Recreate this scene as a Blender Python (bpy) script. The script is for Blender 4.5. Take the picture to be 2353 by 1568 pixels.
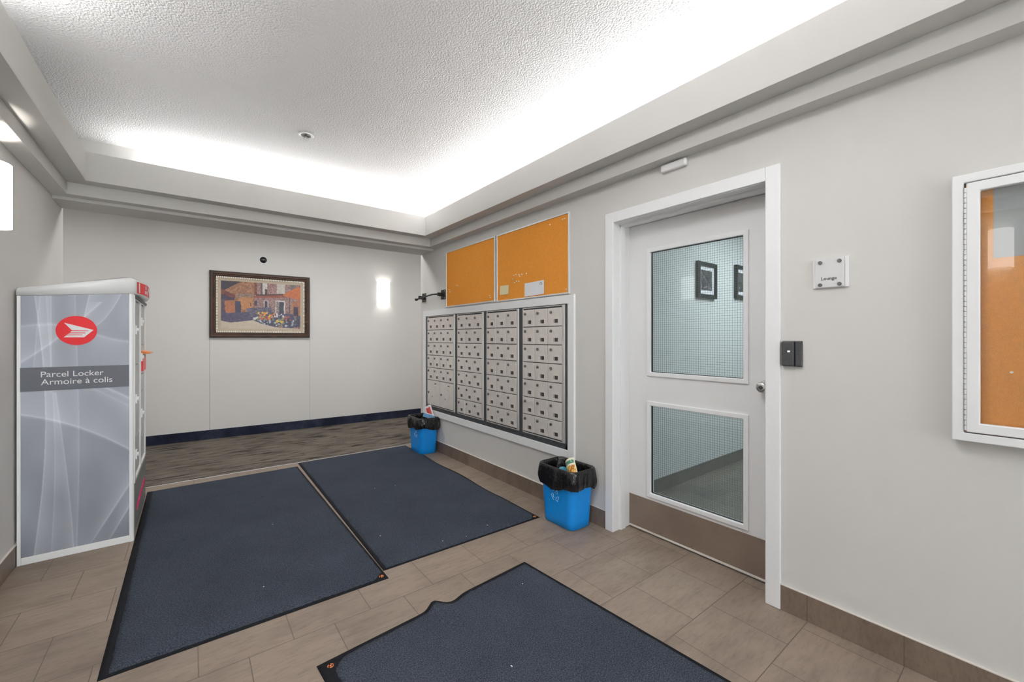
import bpy, bmesh, math, random
import numpy as np
from mathutils import Vector, Matrix
random.seed(7); rng = np.random.default_rng(7)
PI = math.pi
for o in list(bpy.data.objects): bpy.data.objects.remove(o)
SC = bpy.context.scene; COL = SC.collection

# ------------------------------------------------------------------ camera, world, exposure, large lights
CX, CY0, V1, V2, CAMH = 1176.5, 777.0, 438.0, 2420.0, 1.30
FPX = math.sqrt((CX - V1) * (V2 - CX)); YAW = math.atan((CX - V1) / FPX)
cam = bpy.data.objects.new('camera', bpy.data.cameras.new('camera')); COL.objects.link(cam)
cam.location = (0, 0, CAMH); cam.rotation_euler = (PI / 2, 0, -YAW)
cam.data.sensor_width = 36; cam.data.lens = FPX / 2353 * 36
cam.data.shift_y = (CY0 - 784.0) / 2353; cam.data.clip_start = .02
SC.camera = cam
SC.view_settings.view_transform = 'Standard'; SC.view_settings.look = 'None'
SC.view_settings.gamma = 1; SC.view_settings.use_curve_mapping = False
SC.view_settings.exposure = 0.22
w = bpy.data.worlds.new('daylight'); SC.world = w; w.use_nodes = True
# overcast sky above, brighter lower half added to light the ceiling, seen through the glazed entrance behind the camera
wn_ = w.node_tree; wt = wn_.nodes.new('ShaderNodeTexCoord'); ws = wn_.nodes.new('ShaderNodeSeparateXYZ'); wr = wn_.nodes.new('ShaderNodeValToRGB')
wm = wn_.nodes.new('ShaderNodeMapRange'); wm.inputs[1].default_value = -.15; wm.inputs[2].default_value = .15
wn_.links.new(wt.outputs['Generated'], ws.inputs[0]); wn_.links.new(ws.outputs['Z'], wm.inputs[0]); wn_.links.new(wm.outputs[0], wr.inputs[0])
wr.color_ramp.elements[0].color = (1, 1, 1, 1); wr.color_ramp.elements[1].color = (.8, .82, .85, 1)
wn_.links.new(wr.outputs[0], wn_.nodes['Background'].inputs[0]); wn_.nodes['Background'].inputs[1].default_value = 7.5

def area(name, loc, rot, sx, sy, power, col=(1, 1, 1), portal=False):
    l = bpy.data.lights.new(name, 'AREA'); l.shape = 'RECTANGLE'; l.size = sx; l.size_y = sy
    l.energy = power; l.color = col
    o = bpy.data.objects.new(name, l); COL.objects.link(o); o.location = loc; o.rotation_euler = rot
    if portal: l.cycles.is_portal = True
    return o
XL, XR, YN, YB, ZC = -.795, 2.245, -4.5, 4.41, 2.785      # room: left / right wall, near wall, inner face of the header, tray ceiling
WARM = (1, .992, .98)
area('cove_light_right', (XR - .045, .15, 2.621), (0, math.radians(130), 0), .03, 8.2, 84, WARM)
area('cove_light_back', (.84, YB - .045, 2.621), (math.radians(-130), 0, 0), 2.3, .03, 21, WARM)
area('cove_light_left', (XL + .045, -.5, 2.615), (0, math.radians(-136), 0), .03, 6.2, 62, WARM)
area('window_portal', (.72, YN - .09, 1.2), (PI / 2, 0, PI), 2.8, 2.2, 1, portal=True)
area('entry_fill_light', (.62, .98, ZC - .012), (0, 0, 0), .8, .6, 22, WARM)  # unseen fill added overhead to brighten the room, not a known fixture
area('lounge_ceiling_light', (4.3, .8, 2.48), (0, 0, 0), 1.2, 1.2, 45, (.93, .98, 1))
area('hall_fill_light', (1.0, 5.2, 2.78), (0, 0, 0), 2.6, .3, 26, WARM)  # unseen fill hidden by the header, added to brighten the hall wall
area('hall_fill_light', (-2.2, 5.7, 2.76), (0, 0, 0), .5, .5, 14, WARM)  # unseen fill added at the left end of the hall
area('hall_fill_light', (4.6, 5.7, 2.76), (0, 0, 0), .5, .5, 22, WARM)  # unseen fill added at the right end of the hall

# ------------------------------------------------------------------ materials
def lin(c):
    return tuple(((v / 255) / 12.92 if v / 255 <= .04045 else ((v / 255 + .055) / 1.055) ** 2.4) for v in c)
class NT:
    def __init__(s, name):
        s.m = bpy.data.materials.new(name); s.m.use_nodes = True
        s.t = s.m.node_tree; s.b = s.t.nodes['Principled BSDF']; s.out = s.t.nodes['Material Output']
        s.tc = None
    def n(s, ty, **kw):
        x = s.t.nodes.new(ty)
        for k, v in kw.items(): setattr(x, k, v)
        return x
    def l(s, a, b): s.t.links.new(a, b)
    def co(s):
        if not s.tc: s.tc = s.n('ShaderNodeTexCoord')
        return s.tc.outputs['Object']
    def math(s, op, a, b=None):
        x = s.n('ShaderNodeMath', operation=op)
        for i, v in enumerate((a, b)):
            if v is None: continue
            if isinstance(v, (int, float)): x.inputs[i].default_value = v
            else: s.l(v, x.inputs[i])
        return x.outputs[0]
    def noise(s, scale, detail=3, rough=.5, vec=None, stretch=None):
        x = s.n('ShaderNodeTexNoise'); x.inputs['Scale'].default_value = scale
        x.inputs['Detail'].default_value = detail; x.inputs['Roughness'].default_value = rough
        v = vec or s.co()
        if stretch:
            mp = s.n('ShaderNodeMapping'); mp.inputs['Scale'].default_value = stretch; s.l(v, mp.inputs[0]); v = mp.outputs[0]
        s.l(v, x.inputs['Vector']); return x.outputs['Fac']
    def ramp(s, fac, stops):
        r = s.n('ShaderNodeValToRGB'); e = r.color_ramp.elements
        while len(e) > 1: e.remove(e[-1])
        e[0].position = stops[0][0]; e[0].color = (*stops[0][1], 1)
        for p, c in stops[1:]:
            q = e.new(p); q.color = (*c, 1)
        s.l(fac, r.inputs[0]); return r.outputs[0]
    def mix(s, fac, a, b, mode='MIX'):
        x = s.n('ShaderNodeMix', data_type='RGBA', blend_type=mode)
        for i, v in ((0, fac), (6, a), (7, b)):
            if isinstance(v, (int, float)): x.inputs[i].default_value = v
            elif isinstance(v, tuple): x.inputs[i].default_value = (*v, 1)
            else: s.l(v, x.inputs[i])
        return x.outputs[2]
    def color(s, c):
        if isinstance(c, tuple): s.b.inputs['Base Color'].default_value = (*c, 1)
        else: s.l(c, s.b.inputs['Base Color'])
    def bump(s, h, strength=.3, dist=.002):
        x = s.n('ShaderNodeBump'); x.inputs['Strength'].default_value = strength; x.inputs['Distance'].default_value = dist
        s.l(h, x.inputs['Height']); s.l(x.outputs[0], s.b.inputs['Normal'])
    def set(s, rough=.5, metal=0, spec=.5, coat=0):
        s.b.inputs['Roughness'].default_value = rough; s.b.inputs['Metallic'].default_value = metal
        s.b.inputs['Specular IOR Level'].default_value = spec; s.b.inputs['Coat Weight'].default_value = coat
        return s

def simple(name, c, rough=.5, metal=0, spec=.5, var=.06, vs=6, bs=None, bd=.001, coat=0):
    t = NT(name); f = t.noise(vs, 4)
    lo = tuple(v * (1 - var) for v in c); hi = tuple(min(1, v * (1 + var)) for v in c)
    t.color(t.ramp(f, [(.3, lo), (.7, hi)])); t.set(rough, metal, spec, coat)
    if bs: t.bump(t.noise(bs, 3), .35, bd)
    return t.m
M = {}
M['wall'] = simple('painted_wall', (.625, .612, .592), .75, var=.012, vs=1.5, bs=260, bd=.0006, spec=.25)
M['wall_cool'] = simple('lounge_wall', (.66, .68, .68), .75, var=.012, vs=1.5, bs=260, bd=.0005, spec=.25)
M['hall_wall'] = simple('hall_wall', (.72, .705, .685), .8, var=.012, vs=1.5, bs=320, bd=.0007, spec=.2)
M['bulk'] = simple('painted_bulkhead', (.575, .565, .545), .75, var=.01, vs=1.5, bs=240, bd=.0005, spec=.2)
M['trim'] = simple('white_trim', (.80, .81, .82), .42, var=.015, vs=3, bs=40, bd=.0003)
M['door'] = simple('white_door_paint', (.77, .77, .775), .4, var=.012, vs=3, bs=30, bd=.0002)
t = NT('popcorn_ceiling'); t.color((.80, .80, .805)); t.set(.85, spec=.3)
v = t.n('ShaderNodeTexVoronoi'); v.inputs['Scale'].default_value = 105; t.l(t.co(), v.inputs['Vector'])
h = t.math('ADD', t.math('MULTIPLY', v.outputs['Distance'], -.8), t.noise(70, 4, .6)); t.bump(h, .75, .0045); M['ceiling'] = t.m

def tile_mat(name, x0, y0, bw, rh, base, dark, grout, rot=False, off=.5):
    t = NT(name); sp = t.n('ShaderNodeSeparateXYZ'); t.l(t.co(), sp.inputs[0])
    cb = t.n('ShaderNodeCombineXYZ')
    if rot:   # skirting: run along Y, stacked in Z
        t.l(t.math('SUBTRACT', sp.outputs['Y'], x0), cb.inputs[0]); cb.inputs[1].default_value = .5 * rh
    else:
        t.l(t.math('SUBTRACT', sp.outputs['X'], x0), cb.inputs[0]); t.l(t.math('SUBTRACT', sp.outputs['Y'], y0), cb.inputs[1])
    b = t.n('ShaderNodeTexBrick'); b.offset = off
    for k, vv in (('Scale', 1), ('Mortar Size', .0019), ('Mortar Smooth', .2), ('Brick Width', bw), ('Row Height', rh), ('Bias', 0)): b.inputs[k].default_value = vv
    b.inputs['Color1'].default_value = (1, 1, 1, 1); b.inputs['Color2'].default_value = (.86, .86, .86, 1); b.inputs['Mortar'].default_value = (0, 0, 0, 1)
    t.l(cb.outputs[0], b.inputs['Vector'])
    st = t.noise(3.2, 6, .62, stretch=(.8, 2.6, 1)); st2 = t.noise(1.3, 4, .6)
    c = t.ramp(st, [(.3, tuple(v * .9 for v in dark)), (.5, base), (.72, tuple(v * 1.2 for v in base))])
    c = t.mix(.42, c, t.ramp(st2, [(.3, tuple(v * .72 for v in base)), (.7, tuple(v * 1.18 for v in base))]))
    c = t.mix(.6, c, t.ramp(t.noise(26, 5, .7, stretch=(.5, 2.2, 1)), [(.35, (.74, .73, .72)), (.5, (1, 1, 1)), (.7, (1.12, 1.12, 1.12))]), 'MULTIPLY')
    c = t.mix(1.0, c, b.outputs['Color'], 'MULTIPLY')
    c = t.mix(b.outputs['Fac'], c, grout); t.color(c)
    t.set(.48, spec=.35); t.bump(t.math('ADD', t.math('MULTIPLY', b.outputs['Fac'], -1), t.math('MULTIPLY', st, .15)), .5, .0015)
    return t.m
TB, TD = (.262, .205, .163), (.185, .142, .11)
M['floor'] = tile_mat('porcelain_tile', .519 - .33 * 20, 1.9965 - .3275 * 20, .33, .3275, TB, TD, (.12, .094, .075))
M['base_tile'] = tile_mat('skirting_tile', .36 - .3275 * 20, 0, .3275, .5, (.20, .15, .115), (.15, .112, .085), (.12, .09, .07), rot=True, off=0)
M['lounge_floor'] = tile_mat('lounge_tile', .519 - .33 * 20, 1.9965 - .3275 * 20, .33, .3275, (.20, .185, .16), (.15, .14, .12), (.12, .11, .10))
M['lounge_base'] = simple('lounge_skirting', (.16, .155, .135), .5, var=.1)

def carpet_mat(name, navy):
    t = NT(name); sp = t.n('ShaderNodeSeparateXYZ'); t.l(t.co(), sp.inputs[0])
    S = .51
    ix = t.math('FLOOR', t.math('DIVIDE', t.math('ADD', sp.outputs['X'], 10.2 + .01), S))
    iy = t.math('FLOOR', t.math('DIVIDE', t.math('ADD', sp.outputs['Y'], 5.1 - .33), S))
    par = t.math('MODULO', t.math('ADD', ix, iy), 2)
    A = t.noise(3.4, 3, .5, stretch=(1, 6, 1)); B = t.noise(2.2, 4, .6)
    mx = t.n('ShaderNodeMix', data_type='FLOAT'); t.l(t.math('ADD', t.math('MULTIPLY', par, .35), .15), mx.inputs[0]); t.l(A, mx.inputs[2]); t.l(B, mx.inputs[3])
    fA = t.noise(16, 2, .5, stretch=(1, 16, 1)); fB = t.noise(16, 2, .5, stretch=(16, 1, 1) if not navy else (16, 16, 1))
    mf = t.n('ShaderNodeMix', data_type='FLOAT'); t.l(t.math('ADD', t.math('MULTIPLY', par, .4), .3), mf.inputs[0]); t.l(fA, mf.inputs[2]); t.l(fB, mf.inputs[3])
    fine = mf.outputs[0]; p = mx.outputs[0]
    if navy: c = t.ramp(p, [(.3, (.010, .012, .02)), (.5, (.028, .034, .058)), (.75, (.055, .065, .10))])
    else: c = t.ramp(p, [(.36, (.035, .03, .027)), (.43, (.115, .098, .082)), (.52, (.17, .148, .125)), (.7, (.215, .19, .16))])
    c = t.mix(.75, c, t.ramp(fine, [(.3, (.62, .62, .62)), (.7, (1.25, 1.25, 1.25))]), 'MULTIPLY')
    t.color(c); t.set(.95, spec=.1); t.bump(t.noise(500, 2), .8, .003); return t.m
M['carpet'] = carpet_mat('carpet_tiles', False); M['carpet_base'] = carpet_mat('carpet_skirting', True)
t = NT('mat_pile'); a = t.noise(210, 3, .6); b_ = t.noise(3, 4, .55)
c = t.ramp(a, [(.33, (.024, .030, .044)), (.5, (.052, .062, .084)), (.68, (.105, .12, .152))])
c = t.mix(.5, c, t.ramp(b_, [(.3, (.75, .75, .75)), (.7, (1.2, 1.2, 1.2))]), 'MULTIPLY')
t.color(c); t.set(.95, spec=.1); t.bump(t.noise(190, 3, .6), 1, .008); M['pile'] = t.m
M['rubber'] = simple('mat_rubber', (.009, .010, .013), .75, spec=.15, var=.3, vs=40, bs=300)
M['navy_edge'] = simple('mat_edge', (.016, .022, .045), .7, var=.2, vs=40, bs=200)
t = NT('cork'); a = t.noise(420, 3, .65); b_ = t.noise(60, 3, .6)
c = t.ramp(a, [(.3, (.60, .225, .028)), (.7, (.88, .36, .065))]); c = t.mix(.5, c, t.ramp(b_, [(.3, (.88, .88, .88)), (.7, (1.1, 1.1, 1.1))]), 'MULTIPLY')
t.color(c); t.set(.9, spec=.15); t.bump(a, .5, .001); M['cork'] = t.m
M['alu'] = simple('aluminium_edge', (.74, .75, .77), .35, .55, var=.03)
M['steel'] = simple('satin_steel', (.74, .70, .66), .36, .25, var=.05, vs=20)
M['steel_flange'] = simple('bright_aluminium', (.72, .70, .68), .3, .6, var=.03)
M['chrome'] = simple('satin_chrome', (.62, .61, .60), .22, 1, var=.04)
M['bolt'] = simple('brushed_bolt', (.20, .19, .185), .3, .9, var=.04)
M['dark_metal'] = simple('charcoal_channel', (.055, .06, .068), .45, .2, var=.15)
M['black'] = simple('black_iron', (.010, .010, .010), .4, var=.2)
M['slot'] = simple('dark_slot', (.045, .035, .033), .5, var=.2)
M['lockwhite'] = simple('locker_shell', (.90, .92, .925), .25, var=.015, coat=.3)
M['lockgrey'] = simple('locker_door', (.42, .43, .42), .4, var=.03)
M['lockdark'] = simple('locker_kick', (.15, .155, .15), .45, var=.05)
M['band'] = simple('label_band', (.135, .145, .175), .45, var=.02)
M['white'] = simple('white_print', (.85, .85, .86), .45, var=.01)
M['red'] = simple('signal_red', (.80, .008, .018), .35, var=.03)
M['pink'] = simple('magenta_scrawl', (.70, .03, .15), .5, var=.1)
M['orange'] = simple('orange_mark', (.75, .22, .06), .5, var=.1)
M['blue'] = simple('recycling_blue', (.003, .26, .76), .38, var=.03, vs=30, bs=400, bd=.0004)
M['bluemark'] = simple('embossed_mark', (.42, .66, .86), .5, var=.02)
t = NT('bin_liner'); t.color((.006, .006, .007)); t.set(.16, spec=.6)
t.bump(t.noise(19, 4, .6, stretch=(1, 1, .4)), .9, .014); M['bag'] = t.m
M['kick'] = simple('bronze_kick_plate', (.26, .20, .16), .36, .35, var=.12, vs=5)
M['reader'] = simple('reader_plastic', (.055, .055, .06), .5, var=.15, vs=60, bs=400)
M['brown'] = simple('brown_frame', (.058, .022, .010), .5, var=.35, vs=12)
M['brown2'] = simple('dark_frame_edge', (.010, .006, .005), .5, var=.2)
M['bead'] = simple('ivory_bead', (.90, .85, .77), .4, var=.03)
M['liner'] = simple('linen_liner', (.50, .42, .32), .8, var=.06, vs=80)
M['paper'] = simple('white_paper', (.78, .79, .83), .7, var=.02)
M['note'] = simple('cream_note', (.76, .68, .42), .7, var=.02)
M['greyreflection'] = simple('grey_reflection', (.36, .375, .385), .7, var=.03)
M['frameblack'] = simple('black_frame', (.012, .018, .018), .4, var=.2)
M['caulk'] = simple('pale_caulk', (.66, .62, .57), .6, var=.03)
M['seam'] = simple('wall_seam', (.22, .21, .20), .8, var=.05)
M['plastic'] = simple('white_plastic', (.78, .78, .79), .4, var=.01)
M['acrylic'] = simple('frosted_acrylic', (.66, .66, .67), .25, var=.01)
M['lettering'] = simple('dark_lettering', (.03, .03, .035), .5, var=.1)
M['dome'] = simple('smoked_dome', (.012, .012, .013), .12, var=.1)
M['teal'] = simple('teal_leaflet', (.02, .20, .25), .5, var=.3, vs=60)
M['wire'] = simple('wire_mesh', (.17, .20, .205), .5, .3, var=.1)

def glass(name, tint, refl=.07, rough=.0):
    m = bpy.data.materials.new(name); m.use_nodes = True; t = m.node_tree; t.nodes.clear()
    o = t.nodes.new('ShaderNodeOutputMaterial'); mx = t.nodes.new('ShaderNodeMixShader')
    tr = t.nodes.new('ShaderNodeBsdfTransparent'); gl = t.nodes.new('ShaderNodeBsdfGlossy')
    tr.inputs[0].default_value = (*tint, 1); gl.inputs['Roughness'].default_value = rough
    lw = t.nodes.new('ShaderNodeLayerWeight'); lw.inputs[0].default_value = .5
    p = t.nodes.new('ShaderNodeMath'); p.operation = 'POWER'; p.inputs[1].default_value = 4
    a = t.nodes.new('ShaderNodeMath'); a.operation = 'MULTIPLY_ADD'; a.inputs[1].default_value = .8; a.inputs[2].default_value = refl
    t.links.new(lw.outputs['Facing'], p.inputs[0]); t.links.new(p.outputs[0], a.inputs[0]); t.links.new(a.outputs[0], mx.inputs[0])
    t.links.new(tr.outputs[0], mx.inputs[1]); t.links.new(gl.outputs[0], mx.inputs[2]); t.links.new(mx.outputs[0], o.inputs[0])
    return m
M['wired_glass'] = glass('wired_glass', (.90, .945, .945), .05, .03)
M['case_glass'] = glass('case_glass', (.97, .98, .98), .08)
M['window_glass'] = glass('window_glass', (.96, .98, .98), .04)

def emis(name, col, strength, base=(.8, .8, .8)):
    t = NT(name); t.color(base); t.set(.5)
    t.b.inputs['Emission Color'].default_value = (*col, 1); t.b.inputs['Emission Strength'].default_value = strength
    return t.m
M['shade'] = emis('lit_shade', (1, .985, .95), 1.9)
M['led'] = emis('reader_led', (1, .82, .55), 3)
def vcol(name, rough=.6, attr='col'):
    t = NT(name); a = t.n('ShaderNodeAttribute'); a.attribute_name = attr
    t.color(a.outputs['Color']); t.set(rough); return t.m
M['paint'] = vcol('canvas_paint', .55); M['swoosh'] = vcol('printed_panel', .35); M['print'] = vcol('printed_leaflet', .45)

# ------------------------------------------------------------------ geometry helpers
class MB:
    def __init__(s, off=(0, 0, 0)): s.v = []; s.f = []; s.o = Vector(off)
    def add(s, vs, fs):
        n = len(s.v); s.v += [tuple(Vector(v) - s.o) for v in vs]; s.f += [tuple(n + i for i in f) for f in fs]; return s
    def box(s, x0, x1, y0, y1, z0, z1):
        v = [(x, y, z) for z in (z0, z1) for y in (y0, y1) for x in (x0, x1)]
        return s.add(v, [(0, 2, 3, 1), (4, 5, 7, 6), (0, 1, 5, 4), (2, 6, 7, 3), (0, 4, 6, 2), (1, 3, 7, 5)])
    def prism(s, poly, axis, a, b):
        """poly: 2-D points; axis: 0 -> poly in (y,z), 1 -> (x,z), 2 -> (x,y); extruded a..b"""
        def P(p, t): return [(t, p[0], p[1]), (p[0], t, p[1]), (p[0], p[1], t)][axis]
        n = len(poly); v = [P(p, a) for p in poly] + [P(p, b) for p in poly]
        return s.add(v, [tuple(range(n))[::-1], tuple(range(n, 2 * n))] + [(i, (i + 1) % n, n + (i + 1) % n, n + i) for i in range(n)])
    def cyl(s, c, axis, r, a, b, n=24, r2=None):
        r2 = r if r2 is None else r2; vs = []
        for t, rr in ((a, r), (b, r2)):
            for i in range(n):
                p, q = rr * math.cos(2 * PI * i / n), rr * math.sin(2 * PI * i / n)
                vs.append([(t, c[0] + p, c[1] + q), (c[0] + p, t, c[1] + q), (c[0] + p, c[1] + q, t)][axis])
        return s.add(vs, [tuple(range(n))[::-1], tuple(range(n, 2 * n))] + [(i, (i + 1) % n, n + (i + 1) % n, n + i) for i in range(n)])
    def tube(s, pts, r, n=10, rs=None):
        pts = [Vector(p) for p in pts]; vs = []; up = Vector((0, 0, 1))
        for k, p in enumerate(pts):
            d = (pts[min(k + 1, len(pts) - 1)] - pts[max(k - 1, 0)]).normalized()
            a = d.cross(up if abs(d.z) < .9 else Vector((1, 0, 0))).normalized(); b = d.cross(a)
            rr = rs[k] if rs else r
            vs += [tuple(p + rr * (a * math.cos(2 * PI * i / n) + b * math.sin(2 * PI * i / n))) for i in range(n)]
        fs = [(k * n + i, k * n + (i + 1) % n, (k + 1) * n + (i + 1) % n, (k + 1) * n + i) for k in range(len(pts) - 1) for i in range(n)]
        fs += [tuple(range(n)), tuple(range((len(pts) - 1) * n, len(pts) * n))]
        return s.add(vs, fs)
    def loops(s, L, cap0=False, cap1=False):
        n = len(L[0]); vs = [p for l in L for p in l]
        fs = [(k * n + i, k * n + (i + 1) % n, (k + 1) * n + (i + 1) % n, (k + 1) * n + i) for k in range(len(L) - 1) for i in range(n)]
        if cap0: fs.append(tuple(range(n))[::-1])
        if cap1: fs.append(tuple(range((len(L) - 1) * n, len(L) * n)))
        return s.add(vs, fs)
    def ring(s, prof, rect):
        """closed profile (inset d, z) swept round a rectangle with mitred corners"""
        x0, x1, y0, y1 = rect; n = len(prof); vs = []
        for d, z in prof: vs += [(x0 + d, y0 + d, z), (x1 - d, y0 + d, z), (x1 - d, y1 - d, z), (x0 + d, y1 - d, z)]
        fs = []
        for i in range(n):
            j = (i + 1) % n
            for k in range(4):
                l = (k + 1) % 4; fs.append((i * 4 + k, i * 4 + l, j * 4 + l, j * 4 + k))
        return s.add(vs, fs)
    def frame(s, axis, t0, t1, a0, a1, b0, b1, w, w2=None):
        """flat rectangular frame; axis = thickness axis; (a,b) the other two"""
        w2 = w if w2 is None else w2
        prof = [(0, t0), (0, t1), (w, t1), (w, t0)]
        vs = []
        for d, t in prof:
            for (a, b) in ((a0 + d, b0 + d), (a1 - d, b0 + d), (a1 - d, b1 - d), (a0 + d, b1 - d)):
                vs.append([(t, a, b), (a, t, b), (a, b, t)][axis])
        fs = []
        for i in range(4):
            j = (i + 1) % 4
            for k in range(4):
                l = (k + 1) % 4; fs.append((i * 4 + k, i * 4 + l, j * 4 + l, j * 4 + k))
        return s.add(vs, fs)
    def build(s, name, m, parent=None, bevel=0, smooth=False, sub=0, weld=False, seg=2):
        me = bpy.data.meshes.new(name); me.from_pydata(s.v, [], s.f); me.update()
        bm = bmesh.new(); bm.from_mesh(me)
        if weld: bmesh.ops.remove_doubles(bm, verts=bm.verts, dist=1e-5)
        bmesh.ops.recalc_face_normals(bm, faces=bm.faces); bm.to_mesh(me); bm.free()
        o = bpy.data.objects.new(name, me); COL.objects.link(o); me.materials.append(m)
        if parent: o.parent = parent
        if smooth:
            for p in me.polygons: p.use_smooth = True
        if bevel:
            b = o.modifiers.new('bevel', 'BEVEL'); b.width = bevel; b.segments = seg; b.limit_method = 'ANGLE'; b.angle_limit = math.radians(40)
        if sub:
            b = o.modifiers.new('sub', 'SUBSURF'); b.levels = sub; b.render_levels = sub
        return o
def tag(o, label=None, cat=None, group=None, kind=None):
    if label: o['label'] = label
    if cat: o['category'] = cat
    if group: o['group'] = group
    if kind: o['kind'] = kind
    return o
def thing(name, loc, label, cat, group=None, rz=0):
    o = bpy.data.objects.new(name, None); COL.objects.link(o); o.location = loc; o.rotation_euler = (0, 0, rz)
    o.empty_display_size = .05; return tag(o, label, cat, group)
def struct(name, loc=None):
    o = bpy.data.objects.new(name, None); COL.objects.link(o); o.location = loc or (0, 0, 0); o.empty_display_size = .05
    return tag(o, kind='structure')
def copy_tree(o, parent=None):
    c = o.copy(); COL.objects.link(c); c.parent = parent
    for ch in list(o.children): copy_tree(ch, c)
    return c
def text_mesh(name, txt, m, parent, width, mat4, depth=.0006, height=None, bold=0):
    cu = bpy.data.curves.new(name, 'FONT'); cu.body = txt; cu.size = 1; cu.extrude = .01; cu.offset = bold
    to = bpy.data.objects.new(name, cu); COL.objects.link(to)
    dg = bpy.context.evaluated_depsgraph_get(); dg.update()
    me = bpy.data.meshes.new_from_object(to.evaluated_get(dg)); bpy.data.objects.remove(to)
    xs = [v.co.x for v in me.vertices]; ys = [v.co.y for v in me.vertices]
    sc = width / (max(xs) - min(xs)); sy = sc if height is None else height / (max(ys) - min(ys))
    x0 = min(xs)
    for v in me.vertices: v.co = Vector(((v.co.x - x0) * sc, v.co.y * sy, v.co.z / .01 * depth))
    me.transform(mat4); me.materials.clear(); me.materials.append(m)
    o = bpy.data.objects.new(name, me); COL.objects.link(o); o.parent = parent; return o
# basis: text in the room's right wall (reads towards -Y seen from -X): x->-Y, y->Z, z->-X ; side panel facing -Y: x->X, y->Z, z->-Y
def basis(ex, ey, ez, loc): return Matrix.Translation(loc) @ Matrix((ex, ey, ez)).transposed().to_4x4()
def colgrid(name, nu, nv, fn, P, m, parent=None):
    """image-like grid: fn(U,V)->rgb arrays, P(u,v)->point"""
    u = np.linspace(0, 1, nu); v = np.linspace(0, 1, nv); U, V = np.meshgrid(u, v)
    rgb = np.clip(fn(U, V), 0, 1)
    vs = [P(a, b) for b in v for a in u]
    fs = [(j * nu + i, j * nu + i + 1, (j + 1) * nu + i + 1, (j + 1) * nu + i) for j in range(nv - 1) for i in range(nu - 1)]
    me = bpy.data.meshes.new(name); me.from_pydata(vs, [], fs); me.update()
    a = me.color_attributes.new('col', 'FLOAT_COLOR', 'POINT')
    c = np.ones((nu * nv, 4), np.float32); c[:, :3] = rgb.reshape(-1, 3); a.data.foreach_set('color', c.ravel())
    me.materials.append(m); o = bpy.data.objects.new(name, me); COL.objects.link(o)
    if parent: o.parent = parent
    return o
def L3(c): return np.array(lin(c))
def vnoise(U, V, fx, fy, seed=0, octv=3):
    r = np.random.default_rng(seed); out = np.zeros_like(U); amp = 1; tot = 0
    for _ in range(octv):
        gx, gy = int(fx) + 2, int(fy) + 2; g = r.random((gy, gx))
        x = U * fx; y = V * fy; i = np.clip(x.astype(int), 0, gx - 2); j = np.clip(y.astype(int), 0, gy - 2)
        a = x - i; b = y - j; a = a * a * (3 - 2 * a); b = b * b * (3 - 2 * b)
        out += amp * (g[j, i] * (1 - a) * (1 - b) + g[j, i + 1] * a * (1 - b) + g[j + 1, i] * (1 - a) * b + g[j + 1, i + 1] * a * b)
        tot += amp; amp *= .55; fx *= 2; fy *= 2
    return out / tot
def inpoly(U, V, poly):
    res = np.zeros(U.shape, bool); n = len(poly)
    for i in range(n):
        x1, y1 = poly[i]; x2, y2 = poly[(i + 1) % n]
        if y1 == y2: continue
        c = ((y1 > V) != (y2 > V)) & (U < (x2 - x1) * (V - y1) / (y2 - y1) + x1); res ^= c
    return res

# ------------------------------------------------------------------ room shell
HX0, HX1, HB = -3.4, 5.6, 4.75
def yb(x): return 6.61 - .044 * x                          # hall back wall is a touch out of square
tag(MB().box(XL - .15, XR + .3, YN, 4.80, -.06, 0).build('floor', M['floor']), kind='structure')
tag(MB().box(HX0, HX1, 4.80, 6.9, -.06, .002).build('floor', M['carpet']), kind='structure')
tag(MB().box(XR + .3, 6.2, -1.6, 2.1, -.06, 0).build('floor', M['lounge_floor']), kind='structure')
tag(MB().box(XL - .1, XR + .1, YN, YB + .05, ZC, ZC + .08).build('ceiling', M['ceiling']), kind='structure')
tag(MB().box(HX0, HX1, 4.76, 6.95, 2.80, 2.88).build('ceiling', M['bulk']), kind='structure')
tag(MB().box(XR + .205, 6.2, -1.6, 2.1, 2.5, 2.58).build('ceiling', M['trim']), kind='structure')
tag(MB().box(XL - .15, XL, YN, HB, 0, 2.9).build('wall_left', M['wall']), kind='structure')
DY0, DY1, DZ = .86, 1.80, 2.075; MY0, MY1, MZ0, MZ1 = 2.222, 4.562, .46, 1.556
XW = XR + .205
b = MB().box(XR, XW, YN, DY0, 0, 2.9).box(XR, XW, DY0, DY1, DZ, 2.9).box(XR, XW, DY1, MY0, 0, 2.9)
b.box(XR, XW, MY0, MY1, 0, MZ0).box(XR, XW, MY0, MY1, MZ1, 2.9).box(XR, XW, MY1, HB, 0, 2.9).box(XR + .19, XW, MY0, MY1, MZ0, MZ1)
tag(b.build('wall_right', M['wall'], weld=False), kind='structure')
tag(MB().box(XL, XR, YB, 4.72, 2.312, 2.9).build('wall_header', M['bulk'], bevel=.004), kind='structure')
b = MB().prism([(HX0, yb(HX0)), (HX1, yb(HX1)), (HX1, yb(HX1) + .15), (HX0, yb(HX0) + .15)], 2, 0, 2.88)
for xs in (.19, 1.361): pass
tag(b.build('wall_back', M['hall_wall']), kind='structure')
tag(MB().box(HX0 - .12, HX0, HB, 6.95, 0, 2.88).build('wall_hall_left', M['hall_wall']), kind='structure')
tag(MB().box(HX1, HX1 + .12, HB, 6.95, 0, 2.88).build('wall_hall_right', M['hall_wall']), kind='structure')
tag(MB().box(HX0, XL - .15, HB - .15, HB, 0, 2.88).build('wall_hall_near', M['hall_wall']), kind='structure')
tag(MB().box(XW, HX1, HB - .15, HB, 0, 2.88).build('wall_hall_near', M['hall_wall']), kind='structure')
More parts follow.
